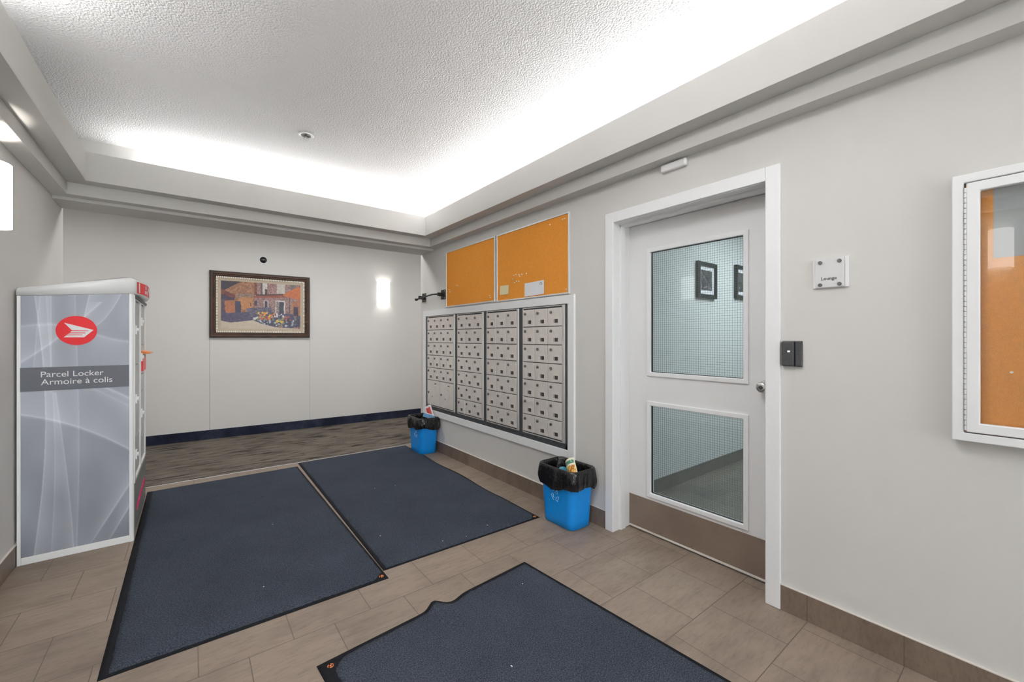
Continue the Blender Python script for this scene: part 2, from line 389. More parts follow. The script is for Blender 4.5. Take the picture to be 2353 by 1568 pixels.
# near wall with the glazed entrance behind the camera
WX0, WX1, WZ0, WZ1 = -.68, 2.12, .1, 2.3
b = MB().box(XL, WX0, YN - .15, YN, 0, 2.9).box(WX1, XR, YN - .15, YN, 0, 2.9).box(WX0, WX1, YN - .15, YN, 0, WZ0).box(WX0, WX1, YN - .15, YN, WZ1, 2.9)
tag(b.build('wall_near', M['wall']), kind='structure')
wn = struct('window_1', (0, 0, 0))
b = MB().frame(1, YN - .11, YN - .05, WX0, WX1, WZ0, WZ1, .05)
for x in (.25, 1.19): b.box(x - .025, x + .025, YN - .11, YN - .05, WZ0, WZ1)
b.build('window_frame', M['trim'], wn)
MB().box(WX0 + .04, WX1 - .04, YN - .083, YN - .077, WZ0 + .04, WZ1 - .04).build('window_pane', M['window_glass'], wn)
# stepped bulkhead round the tray ceiling
RECT = (XL, XR, YN, YB)
tag(MB().ring([(0, 2.335), (.092, 2.335), (.092, 2.423), (0, 2.423)], RECT).build('trim_1', M['bulk'], bevel=.002), kind='structure')
tag(MB().ring([(0, 2.423), (.203, 2.423), (.203, 2.63), (.187, 2.63), (.187, 2.445), (0, 2.445)], RECT).build('trim_2', M['bulk'], bevel=.002), kind='structure')
# lounge beyond the glazed door
tag(MB().box(XW, 6.2, 2.04, 2.18, 0, 2.58).build('wall_lounge_left', M['wall_cool']), kind='structure')
tag(MB().box(6.2, 6.32, -1.7, 2.18, 0, 2.58).build('wall_lounge_far', M['wall_cool']), kind='structure')
tag(MB().box(XW, 6.2, -1.72, -1.6, 0, 2.58).build('wall_lounge_right', M['wall_cool']), kind='structure')
tag(MB().box(XW, 6.2, 2.03, 2.04, 0, .11).build('baseboard_lounge', M['lounge_base']), kind='structure')
# skirtings
def skirt(name, x0, x1, y0, y1):
    o = tag(MB().box(x0, x1, y0, y1, 0, .12).build(name, M['base_tile'], bevel=.0015), kind='structure')
    return o
for (y0, y1) in ((YN, .797), (1.861, HB)):
    o = skirt('baseboard_right', XR - .009, XR, y0, y1)
    MB().box(XR - .0105, XR, y0, y1, .12, .1235).build('caulk_line', M['caulk'], o)
o = skirt('baseboard_left', XL, XL + .009, YN, HB)
MB().box(XL, XL + .0105, YN, HB, .12, .1235).build('caulk_line', M['caulk'], o)
b = MB().prism([(HX0, yb(HX0) - .008), (HX1, yb(HX1) - .008), (HX1, yb(HX1)), (HX0, yb(HX0))], 2, 0, .12)
tag(b.build('baseboard_back', M['carpet_base']), kind='structure')
tag(MB().box(XL, XR, 4.797, 4.803, 0, .004).build('trim_3', M['alu']), kind='structure')
for i, (xs, wd) in enumerate(((.192, .0035), (1.361, .0018))):
    tag(MB().box(xs, xs + wd, yb(xs) - .0012, yb(xs) + .002, .12, 1.31).build('trim_%d' % (4 + i), M['seam']), kind='structure')

# ------------------------------------------------------------------ glazed lounge door
d = struct('door_1', (XR, 1.33, 0)); O = (XR, 1.33, 0)
XD = 2.41                                                   # face of the leaf
c0 = XR - .014
b = MB(O).box(c0, XR + .002, 1.795, 1.858, 0, 2.138).box(c0, XR + .002, .797, .862, 0, 2.138).box(c0, XR + .002, .862, 1.795, 2.07, 2.138)
b.build('casing', M['trim'], d, bevel=.003)
b = MB(O)
for (ya, yb_) in ((1.795, 1.801), (.859, .865)): b.box(XR, XW, ya, yb_, 0, 2.07)
b.box(XR, XW, .859, 1.801, 2.066, 2.076)
b.box(XR + .06, XR + .11, 1.783, 1.796, 0, 2.066).box(XR + .06, XR + .11, .864, .877, 0, 2.066).box(XR + .06, XR + .11, .865, 1.795, 2.053, 2.067)
b.build('door_frame', M['door'], d, bevel=.002)
gu = (1.037, 1.625, 1.073, 1.868); gl_ = (1.037, 1.625, .273, .855)
LY0, LY1, LZ0, LZ1 = .866, 1.794, .012, 2.064
ys = [LY0, gu[0], gu[1], LY1]; XD2 = XD + .036
b = MB(O).box(XD, XD2, LY0, gu[0], LZ0, LZ1).box(XD, XD2, gu[1], LY1, LZ0, LZ1)
b.box(XD, XD2, gu[0], gu[1], LZ0, gl_[2]).box(XD, XD2, gu[0], gu[1], gl_[3], gu[2]).box(XD, XD2, gu[0], gu[1], gu[3], LZ1)
leaf = b.build('door_leaf', M['door'], d, weld=False)
for g in (gu, gl_):
    MB(O).frame(0, XD - .010, XD + .012, g[0] - .026, g[1] + .026, g[2] - .026, g[3] + .026, .028).build('glazing_bead', M['trim'], leaf, bevel=.004)
    MB(O).frame(0, XD + .006, XD + .020, g[0] - .004, g[1] + .004, g[2] - .004, g[3] + .004, .009).build('glazing_gasket', M['black'], leaf)
    b = MB(O).box(XD + .014, XD + .020, g[0], g[1], g[2], g[3]); pane = b.build('glass_pane', M['wired_glass'], leaf)
    b = MB(O); s = .0142; r = .00055; k = g[0] + s
    while k < g[1]: b.box(XD + .0165, XD + .0175, k - r, k + r, g[2], g[3]); k += s
    k = g[2] + s
    while k < g[3]: b.box(XD + .0165, XD + .0175, g[0], g[1], k - r, k + r); k += s
    b.build('wire_grid', M['wire'], leaf)
kp = MB(O).box(XD - .0025, XD, LY0 + .006, LY1 - .002, .020, .228).build('kick_plate', M['kick'], leaf, bevel=.0006)
b = MB(O)
for y in (.95, 1.13, 1.34, 1.55, 1.72): b.cyl((y, .215), 0, .0035, XD - .0036, XD - .002, 8).cyl((y, .035), 0, .0035, XD - .0036, XD - .002, 8)
b.build('screws', M['chrome'], leaf)
MB(O).box(XD - .012, XD - .0005, LY0 + .004, LY1 - .002, .010, .020).build('door_sweep', M['caulk'], leaf, bevel=.002)
b = MB(O); prof = [(.000, .033), (.006, .034), (.010, .026), (.014, .014), (.030, .013), (.038, .022), (.046, .028), (.058, .029), (.066, .026), (.070, .020), (.071, .012)]
n = 28; L = [[(XD - a, .925 + r * math.cos(2 * PI * i / n), 1.042 + r * math.sin(2 * PI * i / n)) for i in range(n)] for a, r in prof]
b.loops(L, True, True); kn = b.build('door_knob', M['chrome'], leaf, smooth=True)
MB(O).cyl((.925, 1.042), 0, .010, XD - .074, XD - .070, 16).build('thumb_turn', M['dark_metal'], leaf)

# ------------------------------------------------------------------ mailbox bank in the wall
tag(MB().frame(0, XR - .018, XR + .004, 2.147, 4.655, .393, 1.622, .0655).build('trim_6', M['trim'], bevel=.003), kind='structure')
ch = struct('trim_7', (XR, 3.4, .46)); Oc = (XR, 3.4, .46)
fx0 = XR - .012; U = [(4.545, 3.891), (3.846, 3.342), (3.298, 2.797), (2.752, 2.243)]
b = MB(Oc).frame(0, fx0 + .004, XR + .10, 2.213, 4.589, .459, 1.5565, .0045)
b.box(fx0 + .004, XR + .10, 2.215, 2.243, .46, 1.555).box(fx0 + .004, XR + .10, 4.547, 4.588, .46, 1.555).box(fx0 + .004, XR + .10, 2.215, 4.588, .46, .492)
b.box(fx0 + .002, XR + .10, 2.24, 4.56, .482, .502)
b.build('channel_frame', M['dark_metal'], ch, bevel=.002)
b = MB(Oc)
for (a, e) in ((3.895, 3.842), (3.346, 3.294), (2.801, 2.748)): b.box(fx0 + .003, XR + .10, e, a, .47, 1.553)
b.box(XR + .02, XR + .12, 2.24, 4.56, .46, 1.55)
b.build('channel_mullions', M['dark_metal'], ch)
def mailbox_unit(y1, y0, cols, rows, big, label, z0=.503, z1=1.552):
    Ou = (XR, (y0 + y1) / 2, z0); u = thing('mailbox_unit', Ou, label, 'mailbox', 'mailbox units in the wall bank')
    fl = .029; yf = y0 + fl                                  # bright flange on the right-hand side
    MB(Ou).box(XR - .004, XR + .085, y0 + .004, y1 - .002, z0, z1).build('unit_body', M['dark_metal'], u)  # body coloured dark to paint the shade in the door gaps
    MB(Ou).frame(0, XR - .012, XR - .003, y0 + .004, y1 - .002, z0, z1, .0055, .0055).build('unit_rim', M['steel'], u, bevel=.001)
    MB(Ou).box(XR - .019, XR - .003, y0 + .001, y0 + .027, z0 + .002, z1).build('side_flange', M['steel_flange'], u, bevel=.002)
    g = .0028; ww = (y1 - .006 - yf) / cols; nr = rows + (2 if big else 0); zz0, zz1 = z0 + .014, z1 - .016; hh = (zz1 - zz0) / nr
    proto = {}
    def door(w_, h_, yc, zc, kind):
        key = kind
        if key not in proto:
            o = MB().box(-.016, 0, -w_ / 2 + g, w_ / 2 - g, -h_ / 2 + g, h_ / 2 - g).build('mailbox_door', M['steel'], u, bevel=.004)
            lk = MB().cyl((w_ * .24 if kind == 's' else w_ * .36, h_ * .25 if kind == 's' else -.0), 0, .0115, -.0245, -.015, 14)
            lk.box(-.028, -.020, (w_ * .24 if kind == 's' else w_ * .36) - .0035, (w_ * .24 if kind == 's' else w_ * .36) + .0035, (h_ * .25 if kind == 's' else 0) - .010, (h_ * .25 if kind == 's' else 0) + .008)
            lk.build('lock', M['bolt'], o, bevel=.001)
            if kind == 's':
                MB().frame(0, -.0185, -.0155, -.043, .013, -h_ * .22 - .018, -h_ * .22 + .018, .003).box(-.0175, -.0155, -.002, .002, -h_ * .22 - .018, -h_ * .22 + .018).build('number_window', M['steel'], o)
                MB().box(-.0168, -.0155, -.041, -.003, -h_ * .22 - .0145, -h_ * .22 + .0145).box(-.0168, -.0155, .003, .008, -h_ * .22 - .0145, -h_ * .22 + .0145).build('number_card', M['slot'], o)
            else:
                MB().box(-.0175, -.0155, -.075, -.035, h_ * .36, h_ * .36 + .010).build('mail_slot', M['black'], o)
                MB().frame(0, -.018, -.0155, -.066, -.040, h_ * .17, h_ * .17 + .028, .004).build('number_window', M['steel'], o)
                MB().cyl((w_ * .05, -h_ * .14), 0, .010, -.022, -.015, 14).build('handle_button', M['chrome'], o)
            proto[key] = o
        else:
            o = copy_tree(proto[key], u)
        o.location = (-.003, yc - Ou[1], zc - z0); return o
    for r in range(rows):
        for c_ in range(cols):
            door(ww, hh, y1 - .006 - (c_ + .5) * ww, zz1 - (r + .5) * hh, 's')
    if big:
        w2 = (y1 - .006 - yf) / 2
        for c_ in range(2): door(w2, hh * 2, y1 - .006 - (c_ + .5) * w2, zz0 + hh, 'b')
mailbox_unit(*U[0], 4, 5, True, 'leftmost steel mailbox unit, with two large parcel doors under twenty small ones')
mailbox_unit(*U[1], 3, 7, False, 'second steel mailbox unit from the left, just right of the one with large doors')
mailbox_unit(*U[2], 3, 7, False, 'third steel mailbox unit from the left, second nearest the glazed door')
mailbox_unit(*U[3], 3, 7, False, 'rightmost and largest looking steel mailbox unit, nearest the glazed door')

# ------------------------------------------------------------------ cork boards, notes, pins, hook bar
def cork_board(y0, y1, z0, z1, label):
    Ob = (XR, (y0 + y1) / 2, z0); o = thing('cork_board', Ob, label, 'notice board', 'cork boards above the mailboxes')
    MB(Ob).box(XR - .009, XR - .001, y0 + .008, y1 - .008, z0 + .008, z1 - .008).build('cork_panel', M['cork'], o)
    MB(Ob).frame(0, XR - .016, XR, y0, y1, z0, z1, .013).build('frame', M['alu'], o, bevel=.003); return o
cork_board(3.156, 4.092, 1.636, 2.246, 'smaller looking empty orange cork board above the two left mailbox units')
cork_board(2.198, 3.130, 1.629, 2.245, 'larger looking orange cork board with a note and an envelope pinned to it')
def sheet(name, y0, y1, z0, z1, m, x, label, cat, tilt=0, curl=.004):
    yc, zc = (y0 + y1) / 2, (z0 + z1) / 2; n = 9; L = []
    vs = []; fs = []
    for th in (0, .0006):
        for j in range(n):
            for i in range(n):
                a, b2 = i / (n - 1), j / (n - 1)
                cz = curl * ((abs(a - .5) * 2) ** 3 * .6 + (1 - b2) ** 3 * .8)
                vs.append((-cz - th, (y1 - yc) + (y0 - y1) * a, (z0 - zc) + (z1 - z0) * b2))
    N = n * n
    for j in range(n - 1):
        for i in range(n - 1):
            q = (j * n + i, j * n + i + 1, (j + 1) * n + i + 1, (j + 1) * n + i); fs += [q, tuple(N + k for k in q[::-1])]
    per = [i for i in range(n)] + [(j + 1) * n - 1 for j in range(1, n)] + [n * n - 2 - i for i in range(n - 1)] + [j * n for j in range(n - 2, 0, -1)]
    for k in range(len(per)): a, b2 = per[k], per[(k + 1) % len(per)]; fs.append((a, b2, b2 + N, a + N))
    o = MB().add(vs, fs).build(name, m, smooth=False); o.location = (x, yc, zc); o.rotation_euler = (tilt, 0, 0)
    return tag(o, label, cat)
XCk = XR - .0095
sheet('sticky_note', 2.945, 3.075, 1.69, 1.772, M['note'], XCk, 'small cream note pinned at the lower left of the right cork board', 'note', .03)
en = sheet('envelope', 2.478, 2.722, 1.650, 1.762, M['paper'], XCk, 'white envelope pinned low on the right cork board', 'envelope', -.02)
b = MB().tube([(-.005, -.074 - .024 * (1 - math.cos(PI * k / 8)) / 2, .026 + .016 * math.sin(PI * k / 8)) for k in range(9)], .0013, 5).tube([(-.005, -.074, .024), (-.005, -.098, .024)], .0010, 5)
b.build('postmark', M['lettering'], en)
pins = [(2.87, 1.845), (2.84, 1.85), (2.80, 1.843), (2.76, 1.842), (2.70, 1.842), (2.89, 1.815), (2.86, 1.783), (2.83, 1.790), (2.80, 1.786), (2.79, 1.83), (2.27, 2.20), (2.245, 2.20), (2.41, 2.19), (2.23, 1.665), (2.66, 1.652)]
PINL = ['leftmost pale pin in the long row above the sticky note and envelope', 'second pale pin from the left in the long row above the envelope',
 'third pale pin from the left in the long row above the envelope', 'fourth pale pin from the left in the long row above the envelope',
 'rightmost pale pin in the long row above the envelope', 'lone pale pin just under the left end of the long pin row',
 'left pale pin of the short row of three beside the envelope top', 'middle pale pin of the short row of three beside the envelope top',
 'right pale pin of the short row of three, nearest the envelope corner', 'lone pale pin just under the middle of the long pin row',
 'left pin of the close pair in the top right corner of the right cork board', 'right pin of the close pair in the top right corner of the right cork board',
 'single pale pin near the top edge, left of the corner pair', 'single pale pin in the bottom right corner of the right cork board',
 'single pale pin on the bottom edge under the envelope']
PINM = ['right pale pin of the pair left of centre on the empty left cork board', 'upper pale pin near the left edge of the empty left cork board',
 'lower pale pin near the left edge of the empty left cork board', 'upper pale pin in the bottom right corner of the empty left cork board',
 'lower pale pin in the bottom right corner of the empty left cork board', 'left pale pin of the pair left of centre on the empty left cork board']
pn = None
for i, (y, z) in enumerate(pins):
    if pn is None:
        pn = MB().cyl((0, 0), 0, .0045, -.0045, 0, 10).cyl((0, 0), 0, .0022, -.010, -.004, 8).build('push_pin', M['bead'])
        o = pn
    else: o = pn.copy(); COL.objects.link(o)
    o.location = (XCk, y, z); tag(o, PINL[i], 'push pin', 'pins on the right cork board')
for i, (y, z) in enumerate([(3.87, 1.86), (4.02, 1.825), (4.0, 1.80), (3.24, 1.70), (3.23, 1.68), (3.84, 1.85)]):
    o = pn.copy(); COL.objects.link(o); o.location = (XCk, y, z); tag(o, PINM[i], 'push pin', 'pins on the left cork board')
Oh = (XR, 4.4, 1.78); hb = thing('wall_bar', Oh, 'black iron bar on two wall brackets at the wall end, left of the cork boards', 'wall bar')
for (y, z) in ((4.655, 1.785), (4.17, 1.785)):
    MB(Oh).box(XR - .006, XR, y - .052, y + .052, z - .052, z + .055).build('bracket_plate', M['black'], hb, bevel=.004)
    MB(Oh).box(XR - .075, XR - .004, y - .012, y + .012, z - .020, z + .020).build('bracket_arm', M['black'], hb, bevel=.003)
    b = MB(Oh)
    for dz in (-.038, .040): b.cyl((y - .034, z + dz), 0, .006, XR - .008, XR - .005, 10)
    b.build('screws', M['steel_flange'], hb)
MB(Oh).tube([(XR - .065, 4.73, 1.768), (XR - .062, 4.66, 1.775), (XR - .060, 4.5, 1.786), (XR - .057, 4.32, 1.798), (XR - .055, 4.17, 1.79)], .009).build('bar', M['black'], hb, smooth=True)
b = MB(Oh); n = 14; L = []
for k in range(9):
    a = -PI / 2 + PI * k / 8; L.append([(XR - .066 + .020 * math.cos(a) * math.cos(2 * PI * i / n), 4.735 + .032 * math.sin(a), 1.768 + .017 * math.cos(a) * math.sin(2 * PI * i / n)) for i in range(n)])
b.loops(L).build('knob_end', M['black'], hb, smooth=True)

# ------------------------------------------------------------------ small fittings on the right wall
o = MB((XR, 1.35, 2.285)).box(XR - .028, XR, 1.27, 1.43, 2.283, 2.327).build('sensor_box', M['plastic'], bevel=.009, seg=3); o.location = (XR, 1.35, 2.285)
tag(o, 'long white plastic sensor box under the bulkhead above the glazed door', 'sensor')
# MB verts already relative to origin
Os = (XR, .6, 1.522); sg = thing('lounge_sign', Os, 'small white square sign reading Lounge, on the wall right of the door', 'sign')
MB(Os).box(XR - .006, XR, .535, .666, 1.522, 1.655).build('back_plate', M['plastic'], sg, bevel=.001)
MB(Os).box(XR - .014, XR - .009, .550, .655, 1.524, 1.654).build('face_plate', M['acrylic'], sg, bevel=.001)
b = MB(Os)
for y in (.636, .566):
    for z in (1.636, 1.536): b.cyl((y, z), 0, .0078, XR - .020, XR - .0, 18)
b.build('standoff_bolts', M['bolt'], sg, bevel=.001)
text_mesh('lettering', 'Lounge', M['lettering'], sg, .056, basis((0, -1, 0), (0, 0, 1), (-1, 0, 0), Vector((XR - .0145, .632, 1.557)) - Vector(Os)), depth=.0006)
Or = (XR, .75, 1.168); rd = thing('card_reader', Or, 'black card reader with a small lit lamp, on the wall beside the door casing', 'card reader')
MB(Or).box(XR - .006, XR, .707, .790, 1.166, 1.286).build('back_plate', M['reader'], rd, bevel=.003)
MB(Or).box(XR - .024, XR - .005, .737, .788, 1.168, 1.284).build('reader_body', M['reader'], rd, bevel=.004)
MB(Or).box(XR - .018, XR - .005, .709, .733, 1.168, 1.284).build('side_rail', M['reader'], rd, bevel=.003)
MB(Or).box(XR - .0255, XR - .0235, .752, .762, 1.234, 1.240).build('indicator_lamp', M['led'], rd, bevel=.001)
# enclosed notice case
CY1, CY0_, CZ0, CZ1 = .226, -.72, .930, 1.887
Oc = (XR, -.25, CZ0); cs = thing('notice_case', Oc, 'white framed glass-fronted cork notice case on the wall at far right', 'notice case')
xf = XR - .046
MB(Oc).frame(0, xf, XR - .0015, CY0_, CY1, CZ0, CZ1, .030).build('case_body', M['trim'], cs, bevel=.003)
MB(Oc).box(XR - .012, XR - .0015, CY0_ + .01, CY1 - .01, CZ0 + .01, CZ1 - .01).build('cork_panel', M['cork'], cs)
dr = MB(Oc).frame(0, xf - .003, XR - .022, CY0_ + .036, CY1 - .036, CZ0 + .034, CZ1 - .034, .033).build('case_door', M['trim'], cs, bevel=.003)
b = MB(Oc); z = CZ0 + .04
while z < CZ1 - .055: b.cyl((xf + .000, CY1 - .0335), 2, .0034, z, z + .0165, 8); z += .0185
b.build('piano_hinge', M['alu'], cs)
MB(Oc).box(XR - .034, XR - .031, CY0_ + .06, CY1 - .06, CZ0 + .06, CZ1 - .06).build('glass_pane', M['case_glass'], dr)
o = MB((XR, -.2, 1.6)).box(XR - .0135, XR - .0122, -.44, .128, 1.58, 1.828).build('reflection_sheet', M['greyreflection']); o.location = (XR, -.2, 1.6)  # grey sheet paints in a reflection seen on the case glass
tag(o, 'grey sheet standing in for a reflection in the glass of the notice case', 'painted reflection')
o = MB((XR, .087, 1.18)).cyl((.087, 1.182), 0, .004, XR - .020, XR - .012, 10).build('push_pin', M['bead']); o.location = (XR, .087, 1.18)
tag(o, 'single pale push pin in the cork inside the glass notice case', 'push pin')

# ------------------------------------------------------------------ sconces
def sconce(loc, rz, label, power=2.4, R1=.097):
    s_ = thing('wall_sconce', loc, label, 'wall light', 'half-round wall sconces', rz)
    # local: wall plane x=0, shade bulges to +x ; z 0..0.315
    D, H, n = .085, .315, 20
    arc = [(D * math.sin(PI * i / n), -R1 * math.cos(PI * i / n)) for i in range(n + 1)]
    ins = [(x * .94, y * .955) for x, y in arc[::-1]]
    poly = arc + ins; N = len(poly)
    vs = [(x, y, 0) for x, y in poly] + [(x, y, H) for x, y in poly]
    fs = [(i, (i + 1) % N, N + (i + 1) % N, N + i) for i in range(N)]
    for i in range(n): fs += [(i, i + 1, N - 2 - i, N - 1 - i), (N + i, N + i + 1, 2 * N - 2 - i, 2 * N - 1 - i)]
    MB().add(vs, fs).build('lamp_shade', M['shade'], s_)
    MB().box(0, .012, -.05, .05, .09, .225).build('back_plate', M['plastic'], s_, bevel=.003)
    MB().cyl((.022, 0), 2, .010, .10, .13, 12).build('lamp_holder', M['plastic'], s_)
    for z in (.1575,):
        l = bpy.data.lights.new('sconce_bulb', 'POINT'); l.energy = power * 1.5; l.color = (1, .95, .87); l.shadow_soft_size = .018
        lo = bpy.data.objects.new('sconce_bulb', l); COL.objects.link(lo); lo.parent = s_; lo.location = (.042, 0, z)
    return s_
sconce((2.43, yb(2.43), 1.855), -PI / 2, 'lit half-round white wall sconce on the hall back wall, right of the painting')
sconce((XL, 3.19, 1.85), 0, 'lit half-round white wall sconce cut by the left picture edge, near the locker', 6)
sconce((XL, .26, 1.868), 0, 'lit white wall sconce on the left wall, seen as a reflection in the notice case', .8, R1=.070)

# ------------------------------------------------------------------ framed courtyard painting and camera dome on the back wall
ang = math.atan(-.044)
PX0, PX1, PZ0, PZ1 = .19, 1.358, 1.303, 2.168
pw = (PX1 - PX0) / math.cos(ang); pa = thing('framed_painting', (PX0, yb(PX0), PZ0), 'courtyard and flowers painting in a brown frame with ivory beading, on the hall wall', 'painting', rz=ang)
H_ = PZ1 - PZ0
MB().frame(1, -.030, 0, 0, pw, 0, H_, .012).build('frame_edge', M['brown2'], pa, bevel=.002)
b = MB()
for (w0, w1, t_) in ((.010, .040, -.040), (.038, .060, -.034), (.058, .072, -.024)):
    b.frame(1, t_, -.002, w0, pw - w0, w0, H_ - w0, w1 - w0)
b.build('frame_moulding', M['brown'], pa, bevel=.006)
b = MB(); q = .078; nb = 52
for i in range(nb):
    x = q + (pw - 2 * q) * i / (nb - 1)
    for z in (q, H_ - q): b.box(x - .0058, x + .0058, -.036, -.016, z - .010, z + .010)
nv_ = 36
for i in range(1, nv_):
    z = q + (H_ - 2 * q) * i / nv_
    for x in (q, pw - q): b.box(x - .010, x + .010, -.036, -.016, z - .0058, z + .0058)
b.build('beading', M['bead'], pa, bevel=.002)
MB().frame(1, -.022, -.002, .070, pw - .070, .070, H_ - .070, .052).build('liner', M['liner'], pa)
def courtyard(U_, V_):
    sh = U_.shape; n1 = vnoise(U_, V_, 60, 36, 1, 3); n2 = vnoise(U_, V_, 110, 70, 2, 2); n3 = vnoise(U_, V_, 9, 6, 3, 3)
    im = np.zeros(sh + (3,)); K = lambda c: L3(c)
    def put(mask, c, var=.5, nn=n1):
        im[mask] = (K(c)[None] * (1 + var * (nn[mask][:, None] - .5) * 2))
    wob = (n1 - .5) * .016; Uw, Vw = U_ + wob, V_ + wob * .8
    put(np.ones(sh, bool), (150, 122, 118), .8, n2)
    put(Uw < .40, (158, 112, 82), .7)
    put(inpoly(Uw, Vw, [(0, 1), (.25, 1), (.05, .8), (0, .8)]), (52, 52, 62), .4)
    put(inpoly(Uw, Vw, [(.17, .72), (.38, .75), (.38, .62), (.2, .64)]), (140, 118, 105), .9, n2)
    put(inpoly(Uw, Vw, [(.42, 1), (.7, 1), (.7, .72), (.42, .70)]), (156, 122, 118), .9, n2)
    for (a, b_, c_, d_, col) in ((.40, .43, .72, 1, (118, 70, 50)), (.50, .56, .74, 1, (205, 200, 196)), (.53, .56, .74, .86, (70, 64, 66)), (.68, .79, .78, 1, (198, 190, 182)), (.48, .50, .74, 1, (96, 82, 80)), (.86, .93, .88, 1, (120, 112, 112))):
        put((Uw > a) & (Uw < b_) & (Vw > c_) & (Vw < d_), col, .25)
    put(inpoly(U_, Vw, [(.39, .66), (.80, .70), (.80, .77), (.39, .70)]), (150, 84, 66), .5)
    put(inpoly(U_, Vw, [(.42, .71), (.78, .755), (.78, .78), (.42, .735)]), (62, 52, 54), .4)
    put(inpoly(Uw, Vw, [(.22, .42), (.38, .42), (.38, .66), (.27, .68), (.20, .62)]), (190, 132, 84), .35)
    put(inpoly(Uw, Vw, [(0, .82), (.05, .8), (.17, .70), (.17, .63), (0, .72)]), (116, 62, 56), .5)
    put(inpoly(Uw, Vw, [(0, .72), (.17, .64), (.16, .57), (0, .58)]), (62, 56, 78), .4)
    put((Uw < .06) & (V_ < .62), (86, 74, 90), .4)
    put(inpoly(Uw, Vw, [(.05, .58), (.17, .60), (.17, .28), (.06, .26)]), (178, 112, 76), .35)
    put(inpoly(Uw, V_, [(.17, .58), (.24, .58), (.24, .30), (.17, .30)]), (64, 68, 88), .3)
    put(inpoly(Uw, Vw, [(.76, .76), (.93, .93), (1, .95), (1, .66), (.86, .70), (.78, .73)]), (200, 114, 66), .25)
    put(inpoly(Uw, Vw, [(.88, .62), (1, .66), (1, .28), (.88, .30)]), (172, 116, 88), .4)
    put(inpoly(Uw, V_, [(.665, .63), (.79, .63), (.79, .30), (.665, .30)]), (212, 204, 204), .2)
    put(inpoly(Uw, V_, [(.71, .60), (.775, .60), (.775, .30), (.71, .30)]), (66, 70, 84), .3)
    put((Uw > .675) & (Uw < .71) & (V_ > .3) & (V_ < .61), (150, 140, 136), .7, n2)
    for (a, b_, c_, d_) in ((.40, .435, .50, .60), (.53, .56, .46, .60), (.90, .965, .30, .50), (.35, .36, .48, .56)): put((U_ > a) & (U_ < b_) & (V_ > c_) & (V_ < d_), (66, 62, 80), .3)
    put((U_ > .515) & (U_ < .575) & (V_ > .45) & (V_ < .62) & ~((U_ > .525) & (U_ < .565) & (V_ > .45) & (V_ < .61)), (205, 200, 205), .2)
    put((U_ > .845) & (U_ < .852) & (V_ > .3) & (V_ < .7), (80, 66, 66), .3)
    put((V_ < .30 + .08 * n3 + .1 * np.clip((U_ - .25) * 3, 0, 1) * (U_ < .5)) & (U_ < .9), (84, 80, 106), .55)
    put(inpoly(Uw, Vw, [(.30, .44), (.6, .48), (.66, .30), (.36, .25)]), (100, 98, 116), .8, n2)
    put(inpoly(U_, Vw, [(0, .17), (.12, .13), (.38, .19), (.5, .11), (.66, .05), (1, .015), (1, -.1), (0, -.1)]), (204, 190, 172), .12, n3)
    put(inpoly(Uw, Vw, [(.38, .30), (.6, .36), (1, .30), (1, .06), (.8, .04), (.5, .12), (.39, .20)]), (76, 80, 100), .8, n2)
    r = np.random.default_rng(5)
    cols = [((222, 136, 62), (.43, .66), (.22, .33), 26), ((228, 178, 84), (.44, .62), (.26, .36), 14), ((206, 206, 200), (.38, .46), (.18, .26), 8), ((226, 186, 66), (.68, .78), (.14, .24), 18),
            ((208, 208, 208), (.62, .78), (.27, .34), 14), ((196, 104, 70), (.44, .56), (.20, .26), 12), ((186, 190, 204), (.44, .9), (.08, .2), 26), ((190, 96, 76), (.76, .94), (.20, .30), 12), ((120, 132, 122), (.4, .95), (.1, .3), 30), ((150, 130, 110), (.69, .76), (.03, .12), 10)]
    for c, (a, b_), (e, f_), k in cols:
        for _ in range(k):
            x, y, rr = r.uniform(a, b_), r.uniform(e, f_), r.uniform(.005, .016)
            put(((U_ - x) ** 2 + ((V_ - y) * .62) ** 2) < rr * rr, c, .25)
    im = im * (.90 + .25 * (n2[..., None] - .5)) + L3((150, 140, 150)) * .10
    return im
def PP(u, v): return (.115 + (pw - .23) * u, -.019, .115 + (H_ - .23) * v)
colgrid('canvas', 240, 170, courtyard, PP, M['paint'], pa)
dm = thing('camera_dome', (.785, yb(.785), 2.362), 'small black security camera dome in a white ring above the painting', 'security camera', rz=ang)
MB().cyl((0, 0), 1, .056, -.010, 0, 32, .060).build('ring', M['plastic'], dm, bevel=.003)
n = 28; L = [[(.043 * math.cos(a) * math.cos(2 * PI * i / n), -.009 - .030 * math.sin(a), .043 * math.cos(a) * math.sin(2 * PI * i / n)) for i in range(n)] for a in [PI / 2 * k / 8 for k in range(8)]]
MB().loops(L, False, True).build('dome', M['dome'], dm, smooth=True)
# sprinkler
sp = thing('sprinkler', (.669, 3.34, ZC), 'small white and chrome sprinkler head on the ceiling', 'sprinkler')
n = 28; L = [[(r * math.cos(2 * PI * i / n), r * math.sin(2 * PI * i / n), z) for i in range(n)] for r, z in ((.052, 0), (.052, -.003), (.046, -.006), (.036, -.004), (.034, -.001))]
MB().loops(L).build('escutcheon', M['plastic'], sp, smooth=True)
MB().cyl((0, 0), 2, .033, -.0015, -.0005, 24).build('recess', M['slot'], sp)
MB().cyl((0, 0), 2, .009, -.022, 0, 12).box(-.016, -.012, -.003, .003, -.026, 0).box(.012, .016, -.003, .003, -.026, 0).build('frame_arms', M['chrome'], sp)
MB().cyl((0, 0), 2, .018, -.029, -.026, 20).build('deflector', M['chrome'], sp)

